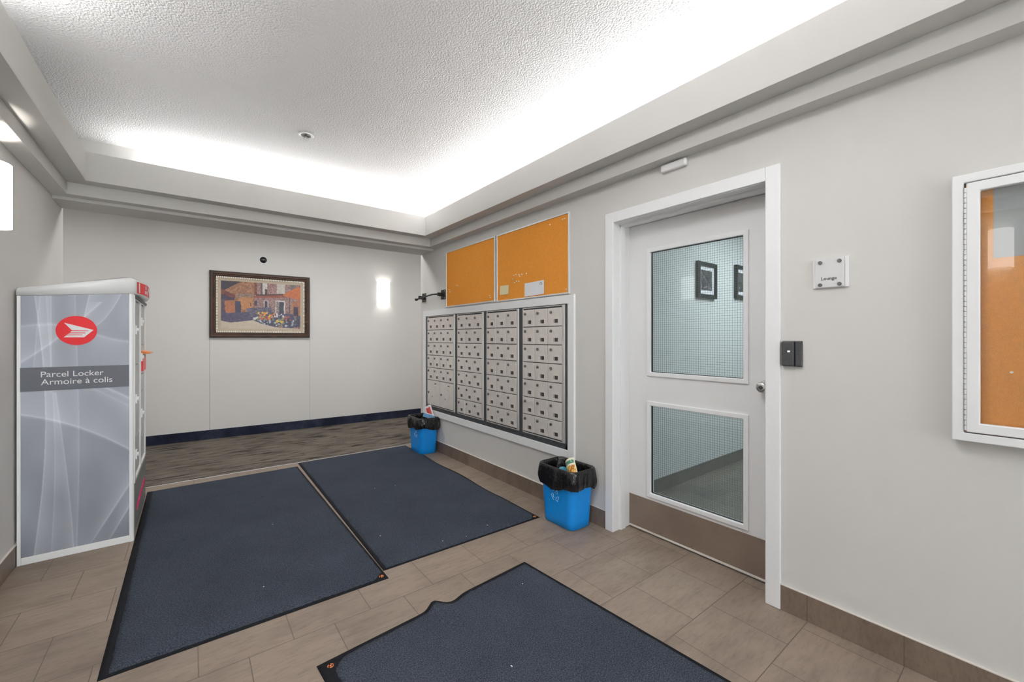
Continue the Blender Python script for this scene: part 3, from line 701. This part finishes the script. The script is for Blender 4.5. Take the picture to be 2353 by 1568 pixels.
# ------------------------------------------------------------------ parcel locker
lx0, lx1, ly0, ly1 = -.783, -.288, 3.59, 4.43
Ol = (-.535, 4.0, 0); pl = thing('parcel_locker', Ol, 'tall grey and white parcel locker with a red round logo, standing against the left wall', 'parcel locker')
zt = lambda x: 1.541 + (x - lx0) * (.042 / .495)
MB(Ol).prism([(lx0, 0.0), (lx1 - .020, 0.0), (lx1 - .020, zt(lx1)), (lx0, zt(lx0))], 1, ly0 + .004, ly1).build('cabinet_body', M['lockwhite'], pl, bevel=.006)
# side frame (posts and sill)
b = MB(Ol).box(lx0, lx0 + .016, ly0, ly0 + .01, 0, 1.541).box(lx0 + .016, lx1 - .020, ly0, ly0 + .01, 0, .043)
b.build('side_frame', M['lockwhite'], pl, bevel=.003)
n = 8; post = [(lx1 - .021, ly0 + .03)] + [(lx1 - .021, ly0)] + [(lx1 - .016 + .016 * math.sin(PI / 2 * i / n), ly0 + .018 - .018 * math.cos(PI / 2 * i / n)) for i in range(n + 1)] + [(lx1, ly0 + .03)]
MB(Ol).prism(post, 2, 0, 1.583).build('corner_post', M['lockwhite'], pl)
def swoosh(U_, V_):
    base = .27 + .15 * vnoise(U_, V_, 3, 5, 11, 2) + .05 * V_ + .05 * np.clip((.62 - V_ + .35 * (1 - U_)), 0, .3) * (V_ > .545 - .10 * U_ - .09 * U_ ** 2)
    im = np.stack([base * .88, base * .95, base * 1.12], -1)
    def veil(d, amp, w, side=1):
        """bright thin edge at d=0 fading to one side"""
        e = np.exp(-(d / .006) ** 2) * amp * .8; f = np.where(d * side > 0, np.exp(-np.abs(d) / w), 0) * amp
        im[...] += (e + f)[..., None] * np.array([.95, .98, 1.02])
    A = 1.541 / .45                                           # panel is about 3.3x taller than wide
    x, y = U_, V_
    cen = lambda p: np.polyval(p, y)
    veil(x - (.10 + .11 * np.sin(y * 2.9 + .1) ** 1), .16, .10)            # left vertical ribbon
    veil(x - (.24 + .05 * np.sin(y * 3.3 + .4)), .07, .05)
    veil(x - (.46 - .30 * (y - .0) ** 1.3 * (y < .62) - .20 * (y >= .62)), .10, .05, -1)
    veil(x - (.49 + .02 * np.sin(y * 4)), .08, .05, -1)
    veil(y - (.545 - .10 * x - .09 * x ** 2), .15, .10)                  # sweeping diagonal veil
    veil(y - (.70 - .15 * (x - .55) * (x > .55)), .0, .05)
    veil(y - (.655 - .22 * (x - .62)), np.clip((x - .5) * 5, 0, 1) * .14, .03, -1)
    veil(y - (.63 - .24 * (x - .62)), np.clip((x - .45) * 5, 0, 1) * .06, .03, -1)
    veil(y - (.0 + .21 * (x - .62) / .38), np.clip((x - .56) * 5, 0, 1) * .15, .05, 1)
    veil(y - (.0 + .12 * (x - .80) / .20), np.clip((x - .74) * 6, 0, 1) * .15, .03, 1)
    veil(y - (.745 + .24 * x + .10 * x * x), np.where(y < .97, .13, 0), .03, 1)
    veil(y - (.885 - .06 * x + .02 * np.sin(5 * x)), .10, .05, -1)
    veil(x - (.16 - .10 * (1 - y) * 2), np.where(y > .7, .08, 0), .08, 1)
    veil(x - (.55 + .18 * (y - .90) * 3), np.where(y > .86, .14, 0), .10, 1)
    veil((x - .56) - np.sqrt(np.clip(y - .86, 0, 1)) * .95, np.where(y > .86, .12, 0), .06, -1)
    return im
def SP(u, v):
    x = lx0 + .016 + (lx1 - .021 - lx0 - .016) * u; return (x - Ol[0], ly0 + .0015 - Ol[1], .043 + (zt(x) - .002 - .043) * v)
colgrid('side_panel', 230, 620, swoosh, SP, M['swoosh'], pl)
MB(Ol).box(lx0 + .014, lx1 - .022, ly0 - .0006, ly0 + .0016, .992, 1.129).build('label_band', M['band'], pl)
bs = lambda x, z: basis((1, 0, 0), (0, 0, 1), (0, -1, 0), Vector((x, ly0 - .0008, z)) - Vector(Ol))
text_mesh('lettering', 'Parcel Locker', M['white'], pl, .262, bs(-.689, 1.071))
text_mesh('lettering', 'Armoire à colis', M['white'], pl, .302, bs(-.689, 1.026))
lg = MB(Ol).cyl((-.543, 1.345), 1, .0875, ly0 - .002, ly0 + .0016, 64).build('logo_disc', M['red'], pl)
wing = [(535, 455), (1870, 770), (1430, 1110), (520, 1110), (640, 1020), (1350, 1008), (1360, 985), (655, 985), (810, 925), (1480, 920), (1500, 890), (800, 890), (880, 828), (1620, 825), (1640, 800), (890, 795)]
wing = [(-.543 + (x - 1100) / 930 * .0875, 1.345 - (y - 800) / 655 * .0875) for x, y in wing]
MB(Ol).prism(wing, 1, ly0 - .0028, ly0 - .0018).build('wing_emblem', M['white'], lg)
# domed cap with bulging front
def cap_loop(z_off, inset, top):
    pts = []; N = 14
    for i in range(N + 1):
        y = ly0 - .004 + (ly1 + .008 - ly0) * i / N; t_ = i / N
        x = lx1 - .004 + .050 * max(0, math.sin(PI * t_)) ** .8; pts.append((x, y))
    pts += [(lx0, ly1 + .004), (lx0, ly0 - .004)]
    cx_, cy_ = (lx0 + lx1) / 2, (ly0 + ly1) / 2; out = []
    for x, y in pts:
        x2 = x + (inset if x < cx_ else -inset); y2 = y + (inset if y < cy_ - .3 else (-inset if y > cy_ + .3 else 0))
        base = 1.541 + (x - lx0) * .085
        tt = (x - lx0) / .55; topz = 1.592 + .098 * (1 - (1 - min(1, tt)) ** 1.7)
        z = base if top == 0 else topz
        out.append((x2, y2, z + z_off))
    return out
L = [cap_loop(0, .006, 0), cap_loop(.002, 0, 0), cap_loop(-.022, 0, 1), cap_loop(-.008, .005, 1), cap_loop(-.001, .018, 1), cap_loop(.002, .045, 1)]
MB(Ol).loops(L, True, True).build('cap', M['lockwhite'], pl, smooth=True).data
# red header label wrapped on the cap front
b = MB(Ol); N = 14; A_, B_ = [], []
for i in range(1, N):
    y = ly0 - .004 + (ly1 + .008 - ly0) * i / N; x = lx1 - .004 + .050 * max(0, math.sin(PI * i / N)) ** .8 + .0012
    tt = (x - lx0) / .55; A_.append((x, y, 1.541 + (x - lx0) * .085 + .006)); B_.append((x, y, 1.592 + .098 * (1 - (1 - min(1, tt)) ** 1.7) - .022))
vs = A_ + B_; k = len(A_); lab = b.add(vs, [(i, i + 1, k + i + 1, k + i) for i in range(k - 1)]).build('header_label', M['red'], pl)
b = MB(Ol)
def onlab(i, j, z0, z1):
    for q in range(i, j):
        (x0, y0, a0), (_, _, c0_) = A_[q], B_[q]; (x1, y1, a1), (_, _, c1_) = A_[q + 1], B_[q + 1]
        yield (x0, y0, a0, c0_, x1, y1, a1, c1_)
for (i, f0, f1, z0, z1) in ((0, .5, .9, .08, .92), (3, 0, .9, .15, .45), (3, .2, .9, .55, .9), (4, .3, .9, .1, .5), (5, 0, .8, .5, .9), (6, .1, .8, .2, .8), (8, .1, .8, .2, .8), (9, .3, 1, .3, .7), (10, .3, .9, .2, .8)):
    x0, y0, a0, c0_, x1, y1, a1, c1_ = list(onlab(i, i + 1, 0, 0))[0]
    def pt(f, z): return (x0 + (x1 - x0) * f + .0009, y0 + (y1 - y0) * f, (a0 + (a1 - a0) * f) * (1 - z) + (c0_ + (c1_ - c0_) * f) * z)
    b.add([pt(f0, z0), pt(f1, z0), pt(f1, z1), pt(f0, z1)], [(0, 1, 2, 3)])
b.build('label_marks', M['white'], lab)
MB(Ol).box(lx1 - .03, lx1 + .012, ly0 + .03, ly1 - .02, 1.555, 1.574).build('cap_shadow_line', M['dark_metal'], pl, bevel=.004)  # dark strip painted in as the shadow line under the cap
# locker front: frame, doors, latches, mail slot, kick panel
fxx = lx1 - .002
b = MB(Ol)
for (y0, y1) in ((ly0 + .028, ly0 + .06), (4.005, 4.045), (ly1 - .03, ly1)): b.box(fxx - .02, fxx + .006, y0, y1, .36, 1.575)
b.box(fxx - .02, fxx + .006, ly0 + .03, ly1, .36, .385).box(fxx - .02, fxx + .006, ly0 + .03, ly1, 1.55, 1.578)
b.build('front_frame', M['lockwhite'], pl, bevel=.003)
for (y0, y1, zs) in ((ly0 + .062, 4.003, [.39, .64, 1.12, 1.545]), (4.047, ly1 - .032, [.39, .56, .90, 1.03, 1.25, 1.545])):
    for i in range(len(zs) - 1):
        a, e = zs[i] + .004, zs[i + 1] - .004
        dd = MB(Ol).box(fxx - .014, fxx - .002, y0, y1, a, e).build('locker_door', M['lockgrey'], pl, bevel=.002)
        if e - a > .2:
            zz = (a + e) / 2 + .02
            MB(Ol).box(fxx - .002, fxx + .012, y0 + .01, y0 + .055, zz - .03, zz + .03).cyl((y0 + .032, zz), 0, .014, fxx, fxx + .020, 12).build('latch', M['lockwhite'], dd, bevel=.003)
MB(Ol).prism([(fxx - .002, 1.205), (fxx + .055, 1.190), (fxx + .050, 1.184), (fxx - .002, 1.180)], 1, 4.08, 4.36).build('slot_hood', M['orange'], pl)
MB(Ol).box(fxx - .003, fxx + .010, 4.10, 4.34, 1.155, 1.178).build('slot_mouth', M['black'], pl)
MB(Ol).box(fxx - .003, fxx + .012, 4.09, 4.35, 1.055, 1.152).build('slot_label', M['red'], pl, bevel=.002)
MB(Ol).box(fxx - .01, fxx + .004, ly0 + .03, ly1 - .004, .03, .358).build('kick_panel', M['lockdark'], pl, bevel=.004)
b = MB(Ol); r_ = random.Random(3); y = 3.74
while y < 4.3:
    z = .17 + (y - 3.74) * .06
    b.tube([(fxx + .0055, y, z - .022), (fxx + .0055, y + .02, z + .022), (fxx + .0055, y + .05, z - .018), (fxx + .0055, y + .08, z + .016)], .0028, 6); y += .07
b.build('pink_scrawl', M['pink'], pl)

# ------------------------------------------------------------------ floor mats
def floor_mat(corners, label, edge, orange_at, wave=None, bz=.050):
    """corners: far-left, far-right, near-right, near-left (x,y); edge: rubber border width"""
    c = [Vector((*p, 0)) for p in corners]; base = sum(c, Vector()) / 4; Om = tuple(base)
    root = thing('floor_mat', Om, label, 'floor mat', 'dark blue entrance mats')
    def Pt(u, v):
        p = c[3] * (1 - u) * (1 - v) + c[2] * u * (1 - v) + c[1] * u * v + c[0] * (1 - u) * v
        x, y, z = p.x, p.y, 0
        if wave: dx, dy, dz = wave(u, v); x += dx; y += dy; z += dz
        return x, y, z
    W_ = (c[1] - c[0]).length; Ln = (c[0] - c[3]).length; nu, nv2 = 64, 96
    def grid(u0, u1, v0, v1, za, zb, name, m, parent, jit=0, cut=None):
        us = [u0 + (u1 - u0) * i / nu for i in range(nu + 1)]; vs_ = [v0 + (v1 - v0) * j / nv2 for j in range(nv2 + 1)]
        top = []; bot = []
        for v in vs_:
            for u in us:
                ed = min(u - u0, u1 - u) * W_ < 1e-6 or min(v - v0, v1 - v) * Ln < 1e-6
                uc, vc = u, v
                if cut:                                       # corner of the pile trimmed off round the maker's mark
                    a_ = (u1 - u if cut[0] > .5 else u - u0) * W_; b_ = (v1 - v if cut[1] > .5 else v - v0) * Ln
                    if a_ + b_ < .055:
                        e_ = (.055 - a_ - b_) / 2; uc += (-e_ if cut[0] > .5 else e_) / W_; vc += (-e_ if cut[1] > .5 else e_) / Ln
                x, y, z = Pt(uc, vc)
                if jit and ed: x += random.uniform(-jit, jit); y += random.uniform(-jit, jit)
                d = min(min(u - u0, u1 - u) * W_, min(v - v0, v1 - v) * Ln)
                zt_ = za + (zb - za) * min(1, max(0, d) / .012) ** .5
                top.append((x, y, z + zt_)); bot.append((x, y, z + .0005 if not jit else z + za - .001))
        n_ = nu + 1; N = len(top); fs = []
        for j in range(nv2):
            for i in range(nu):
                q = (j * n_ + i, j * n_ + i + 1, (j + 1) * n_ + i + 1, (j + 1) * n_ + i); fs += [q, tuple(N + t for t in q[::-1])]
        per = list(range(n_)) + [(j + 1) * n_ - 1 for j in range(1, nv2 + 1)] + [nv2 * n_ + i for i in range(nu - 1, -1, -1)] + [j * n_ for j in range(nv2 - 1, 0, -1)]
        for k in range(len(per)): a, e = per[k], per[(k + 1) % len(per)]; fs.append((a, e, e + N, a + N))
        return MB(Om).add(top + bot, fs).build(name, m, parent, smooth=True)
    grid(0, 1, 0, 1, .0015, .0035, 'rubber_backing', M['rubber'], root)
    eu0, eu1, ev0, ev1 = edge[0] / W_, edge[1] / W_, edge[2] / Ln, edge[3] / Ln
    grid(eu0, 1 - eu1, ev0, 1 - ev1, .0032, .009, 'carpet_pile', M['pile'], root, jit=.0022, cut=orange_at)
    if orange_at:
        u, v = orange_at; x, y, z = Pt(u, v); b = MB(Om); z += .0045
        for q in range(3):
            rr = .0095; a0 = q * 2.1
            b.tube([(x + rr * math.cos(a0 + t_ * .3) * 1.1, y + rr * math.sin(a0 + t_ * .3), z) for t_ in range(6)], .0018, 6)
        b.cyl((x, y), 2, .004, z - .001, z + .001, 10)
        b.build('maker_mark', M['orange'], root)
    return root
floor_mat([(-.289, 4.655), (.853, 4.662), (.848, 2.192), (-.281, 2.205)], 'large dark blue entrance mat lying beside the parcel locker', (.030, .012, .022, .008), (.9765, .0145))
def w2(u, v): return (.010 * math.sin(v * 17) * max(0, u - .9) * 10 * (.2 < v < .8), 0, 0)
floor_mat([(.880, 4.778), (2.055, 4.778), (2.0, 2.267), (.852, 2.279)], 'dark blue entrance mat running below the mailboxes, beside the right wall', (.022, .010, .016, .008), (.978, .0115), w2)
# the near mat carries a ripple on its far edge
A3 = Vector((1.534, 1.872)); B3 = Vector((.394, 1.777)); dirv = (Vector((1.617, .742)) - A3).normalized(); perp = dirv
C3 = A3 + dirv * 2.4; D3 = B3 + dirv * 2.4
def w3(u, v):
    g = math.exp(-((u - .478) / .034) ** 2); f = math.exp(-((1 - v) * 2.4 / .16) ** 2)
    g2 = math.exp(-((u - .555) / .045) ** 2)
    return (0, (.030 * g - .020 * g2) * f, .012 * g * f)
floor_mat([tuple(B3), tuple(A3), tuple(C3), tuple(D3)], 'nearest dark blue entrance mat, a ripple in its far edge', (.045, .016, .012, .020), (.036, .984), w3)
SCR = ['larger of two white specks in the middle of the mat below the mailboxes', 'smaller of two white specks in the middle of the mat below the mailboxes',
 'right white speck near the near edge of the mat below the mailboxes', 'middle white speck near the near edge of the mat below the mailboxes',
 'left white speck near the near edge of the mat below the mailboxes', 'white speck near the left edge of the mat below the mailboxes',
 'white speck in the middle of the large mat beside the locker', 'white speck near the near edge of the large mat beside the locker',
 'longest white scrap, in the middle of the nearest mat', 'white speck near the far corner of the nearest mat', 'white speck left of the longest scrap on the nearest mat']
spk = None
for i, (x, y) in enumerate([(1.25, 3.55), (1.42, 3.52), (1.62, 2.38), (1.42, 2.33), (1.27, 2.37), (.98, 2.68), (.45, 3.3), (.30, 2.50), (1.0, 1.30), (1.38, 1.70), (.95, 1.20)]):
    if spk is None: spk = MB().cyl((0, 0), 2, .0032, 0, .002, 7, .0015).build('paper_scrap', M['paper']); o = spk
    else: o = spk.copy(); COL.objects.link(o)
    o.location = (x, y, .0085); o.rotation_euler = (0, 0, i); o.scale = (1 + .5 * (i % 3), 1, 1)
    tag(o, SCR[i], 'paper scrap', 'scraps on the entrance mats')

# ------------------------------------------------------------------ recycling bins with liners
def rrect(cx_, cy_, hx, hy, r, n=8):
    pts = []
    for (sx, sy, a0) in ((1, 1, 0), (-1, 1, PI / 2), (-1, -1, PI), (1, -1, 3 * PI / 2)):
        for i in range(n + 1):
            a = a0 + PI / 2 * i / n; pts.append((cx_ + sx * (hx - r) + r * math.cos(a), cy_ + sy * (hy - r) + r * math.sin(a)))
    return pts
def resample(pts, n):
    P_ = [Vector(p) for p in pts]; P_.append(P_[0]); d = [0]
    for i in range(1, len(P_)): d.append(d[-1] + (P_[i] - P_[i - 1]).length)
    out = []; k = 0
    for i in range(n):
        t_ = d[-1] * i / n
        while d[k + 1] < t_: k += 1
        f_ = (t_ - d[k]) / max(1e-9, d[k + 1] - d[k]); out.append(P_[k].lerp(P_[k + 1], f_))
    return out
def bin_(loc, rz, label, seed, hb_=(.100, .146), ht=(.112, .170), Hh=.385, drop=.125):
    root = thing('recycling_bin', loc, label, 'bin', 'blue recycling bins', rz)
    L = []; N = 128
    for k in range(9):
        t_ = k / 8; e = t_
        L.append([(p.x, p.y, .004 + Hh * t_) for p in resample(rrect(0, 0, hb_[0] + (ht[0] - hb_[0]) * e, hb_[1] + (ht[1] - hb_[1]) * e, .05), N)])
    bot = [[(p.x, p.y, 0) for p in resample(rrect(0, 0, hb_[0] - .006, hb_[1] - .006, .05), N)]]
    rim = [[(p.x, p.y, Hh + .004 + dz) for p in resample(rrect(0, 0, ht[0] + dr, ht[1] + dr, .048), N)] for dr, dz in ((.006, 0), (.007, .006), (.003, .009), (-.003, .006))]
    inn = [[(p.x, p.y, z) for p in resample(rrect(0, 0, hb_[0] + (ht[0] - hb_[0]) * (z / Hh) - .004, hb_[1] + (ht[1] - hb_[1]) * (z / Hh) - .004, .047), N)] for z in (Hh - .002, .12, .02)]
    MB().loops(bot + L + rim + inn, True, True).build('bin_body', M['blue'], root, smooth=True)
    # liner: deep inside, up, over the rim and down outside in folds
    r_ = np.random.default_rng(seed); ph = r_.random(8) * 6.28; Lb = []; NB = 144
    def fold(a, amp): return amp * (math.sin(3 * a + ph[0]) * .5 + math.sin(7 * a + ph[1]) * .35 + math.sin(13 * a + ph[2]) * .3 + math.sin(23 * a + ph[3]) * .22 + math.sin(41 * a + ph[6]) * .25)
    prof = [(-.040, -.24, .003), (-.030, -.15, .004), (-.022, -.08, .004), (-.013, -.035, .003), (-.008, .004, .0012), (-.003, .013, .0008), (.004, .0165, .0008), (.0105, .0125, .001), (.0145, -.002, .003), (.019, -.035, .007), (.024, -.070, .011), (.022, -.100, .012), (.014, -drop, .008)]
    for (dr, dz, am) in prof:
        pts = resample(rrect(0, 0, ht[0] + dr, ht[1] + dr, .05), NB); lp = []
        for i, p in enumerate(pts):
            a = 2 * PI * i / NB; rad = Vector((p.x, p.y)); nn = rad.normalized(); f_ = fold(a, am)
            dd = dz
            if dz < -.003 and dr > 0: dd = dz * (1 + .12 * math.sin(2 * a + ph[4]) + .07 * math.sin(5 * a + ph[5]))
            sh_ = 1 - (0 if dz > -.03 else (-dd) * .22)
            z = Hh + .006 + dd; z += fold(a + 1, am * .5) if dz < -.02 else 0
            if dr > 0: f_ = max(f_, -(.006 if dz < -.003 else 0))
            lp.append((p.x * (sh_ if dr > 0 else 1) + nn.x * f_, p.y * (sh_ if dr > 0 else 1) + nn.y * f_, z))
        Lb.append(lp)
    bot = [[(x * .4, y * .4, z + .01 * math.sin(i)) for i, (x, y, z) in enumerate(Lb[0])]]
    MB().loops(bot + Lb, True, False).build('bin_liner', M['bag'], root, smooth=True, sub=1)
    # recycling mark on the face towards -X / -Y
    return root
def recycle_mark(root, xf_, yc, zc, s):
    b = MB()
    for k in range(3):
        a0 = PI / 2 + k * 2 * PI / 3
        for (r0, a_s, a_e) in ((1.0, -.62, .50), (.58, -.50, .38)):
            pts = [(xf_(zc + s * r0 * math.sin(a0 + t_)), yc + s * r0 * math.cos(a0 + t_), zc + s * r0 * math.sin(a0 + t_)) for t_ in np.linspace(a_s, a_e, 6)]
            b.tube(pts, .0017, 5)
        h1 = (a0 + .50); p = lambda r, a: (xf_(zc + s * r * math.sin(a)), yc + s * r * math.cos(a), zc + s * r * math.sin(a))
        b.tube([p(1.25, h1 - .10), p(.80, h1 + .42), p(.36, h1 - .10)], .0014, 5)
    b.build('recycling_mark', M['bluemark'], root)
B1 = bin_((2.113, 2.107, 0), 0, 'blue recycling bin with a black liner by the door casing, nearer of two', 4)
recycle_mark(B1, lambda z: -(.100 + .012 * z / .385) - .0015, .004, .205, .036)
B2 = bin_((2.120, 4.42, .0), 0, 'blue recycling bin with a black liner in the far corner under the leftmost mailboxes', 9, drop=.115)
recycle_mark(B2, lambda z: -(.100 + .012 * z / .385) - .0015, -.03, .215, .034)
# contents
def leaflet(loc, rot, w_, h_, fn, label, name='leaflet', cat='leaflet', bend=.02):
    def P_(u, v): return (w_ * (u - .5), bend * (2 * u - 1) ** 2 - bend, h_ * (v - .5))
    o = colgrid(name, 24, 32, fn, P_, M['print']); o.location = loc; o.rotation_euler = rot
    sd = o.modifiers.new('thick', 'SOLIDIFY'); sd.thickness = .002
    return tag(o, label, cat)
def f_mag(U_, V_):
    im = np.zeros(U_.shape + (3,)) + L3((226, 220, 196)); n = vnoise(U_, V_, 8, 10, 4, 2)
    a = (V_ > .68) & (V_ < .90) & (U_ > .08) & (U_ < .92); im[a] = L3((58, 120, 98)); a2 = a & (n > .58); im[a2] = L3((150, 190, 170))
    c_ = (V_ > .10) & (V_ < .60) & (U_ > .1) & (U_ < .95); im[c_] = L3((196, 130, 40)); im[c_ & (n > .55)] = L3((226, 176, 80)); im[c_ & (n < .42)] = L3((140, 70, 34)); return im
def f_red(U_, V_):
    im = np.zeros(U_.shape + (3,)) + L3((222, 218, 222)); a = (U_ > .2) & (U_ < .8) & (V_ > .15) & (V_ < .85); im[a] = L3((196, 70, 66)); return im
def f_teal(U_, V_):
    im = np.zeros(U_.shape + (3,)) + L3((32, 118, 136)); n = vnoise(U_, V_, 6, 6, 8, 2); im[n > .6] = L3((90, 160, 180)); im[(V_ < .3) & (U_ > .3) & (U_ < .7)] = L3((228, 170, 150)); return im
def f_blue(U_, V_):
    im = np.zeros(U_.shape + (3,)) + L3((92, 140, 178)); im[V_ > .85] = L3((226, 230, 236)); return im
leaflet((2.100, 2.045, .392), (math.radians(-40), math.radians(-32), math.radians(-62)), .075, .14, f_mag, 'white, green and orange magazine sticking out of the near recycling bin', 'magazine', 'magazine')
leaflet((2.080, 2.115, .345), (math.radians(-62), math.radians(10), math.radians(-70)), .085, .085, f_teal, 'crumpled teal leaflet lying inside the near recycling bin')
leaflet((2.175, 4.375, .440), (math.radians(-14), math.radians(-24), math.radians(-46)), .085, .17, f_red, 'white and red flyer standing up in the far recycling bin', 'flyer', 'flyer', bend=.006)
leaflet((2.150, 4.345, .412), (math.radians(-20), math.radians(14), math.radians(-46)), .13, .05, f_blue, 'blue folded leaflet lying across the rim of the far recycling bin', bend=.006)

# ------------------------------------------------------------------ framed prints in the lounge
def print_grey(seed):
    def f(U_, V_):
        n = vnoise(U_, V_, 7, 9, seed, 3); g = .02 + .13 * n ** 1.5 + .10 * np.exp(-((V_ - .9 + .9 * U_) / .05) ** 2) + .18 * ((V_ > .12) & (V_ < .24) & (n > .5))
        return np.stack([g, g * .97, g * 1.02], -1)
    return f
def wall_print(x0, x1, z0, z1, label, seed):
    Op = (x0, 2.04, z0); o = thing('framed_print', Op, label, 'framed print', 'black framed prints in the lounge')
    wd, hg = x1 - x0, z1 - z0
    MB().frame(1, -.032, 0, 0, wd, 0, hg, .036).build('frame', M['frameblack'], o, bevel=.002)
    MB().box(.03, wd - .03, -.014, -.004, .03, hg - .03).build('picture_mount', M['paper'], o)
    colgrid('picture', 30, 40, print_grey(seed), lambda u, v: (.075 + (wd - .15) * u, -.0152, .075 + (hg - .15) * v), M['print'], o)
wall_print(3.735, 4.09, 1.680, 2.020, 'left black framed print on the lounge wall, whole through the door glass', 21)
wall_print(4.50, 4.85, 1.715, 2.065, 'right black framed print on the lounge wall, cut off by the door frame', 22)
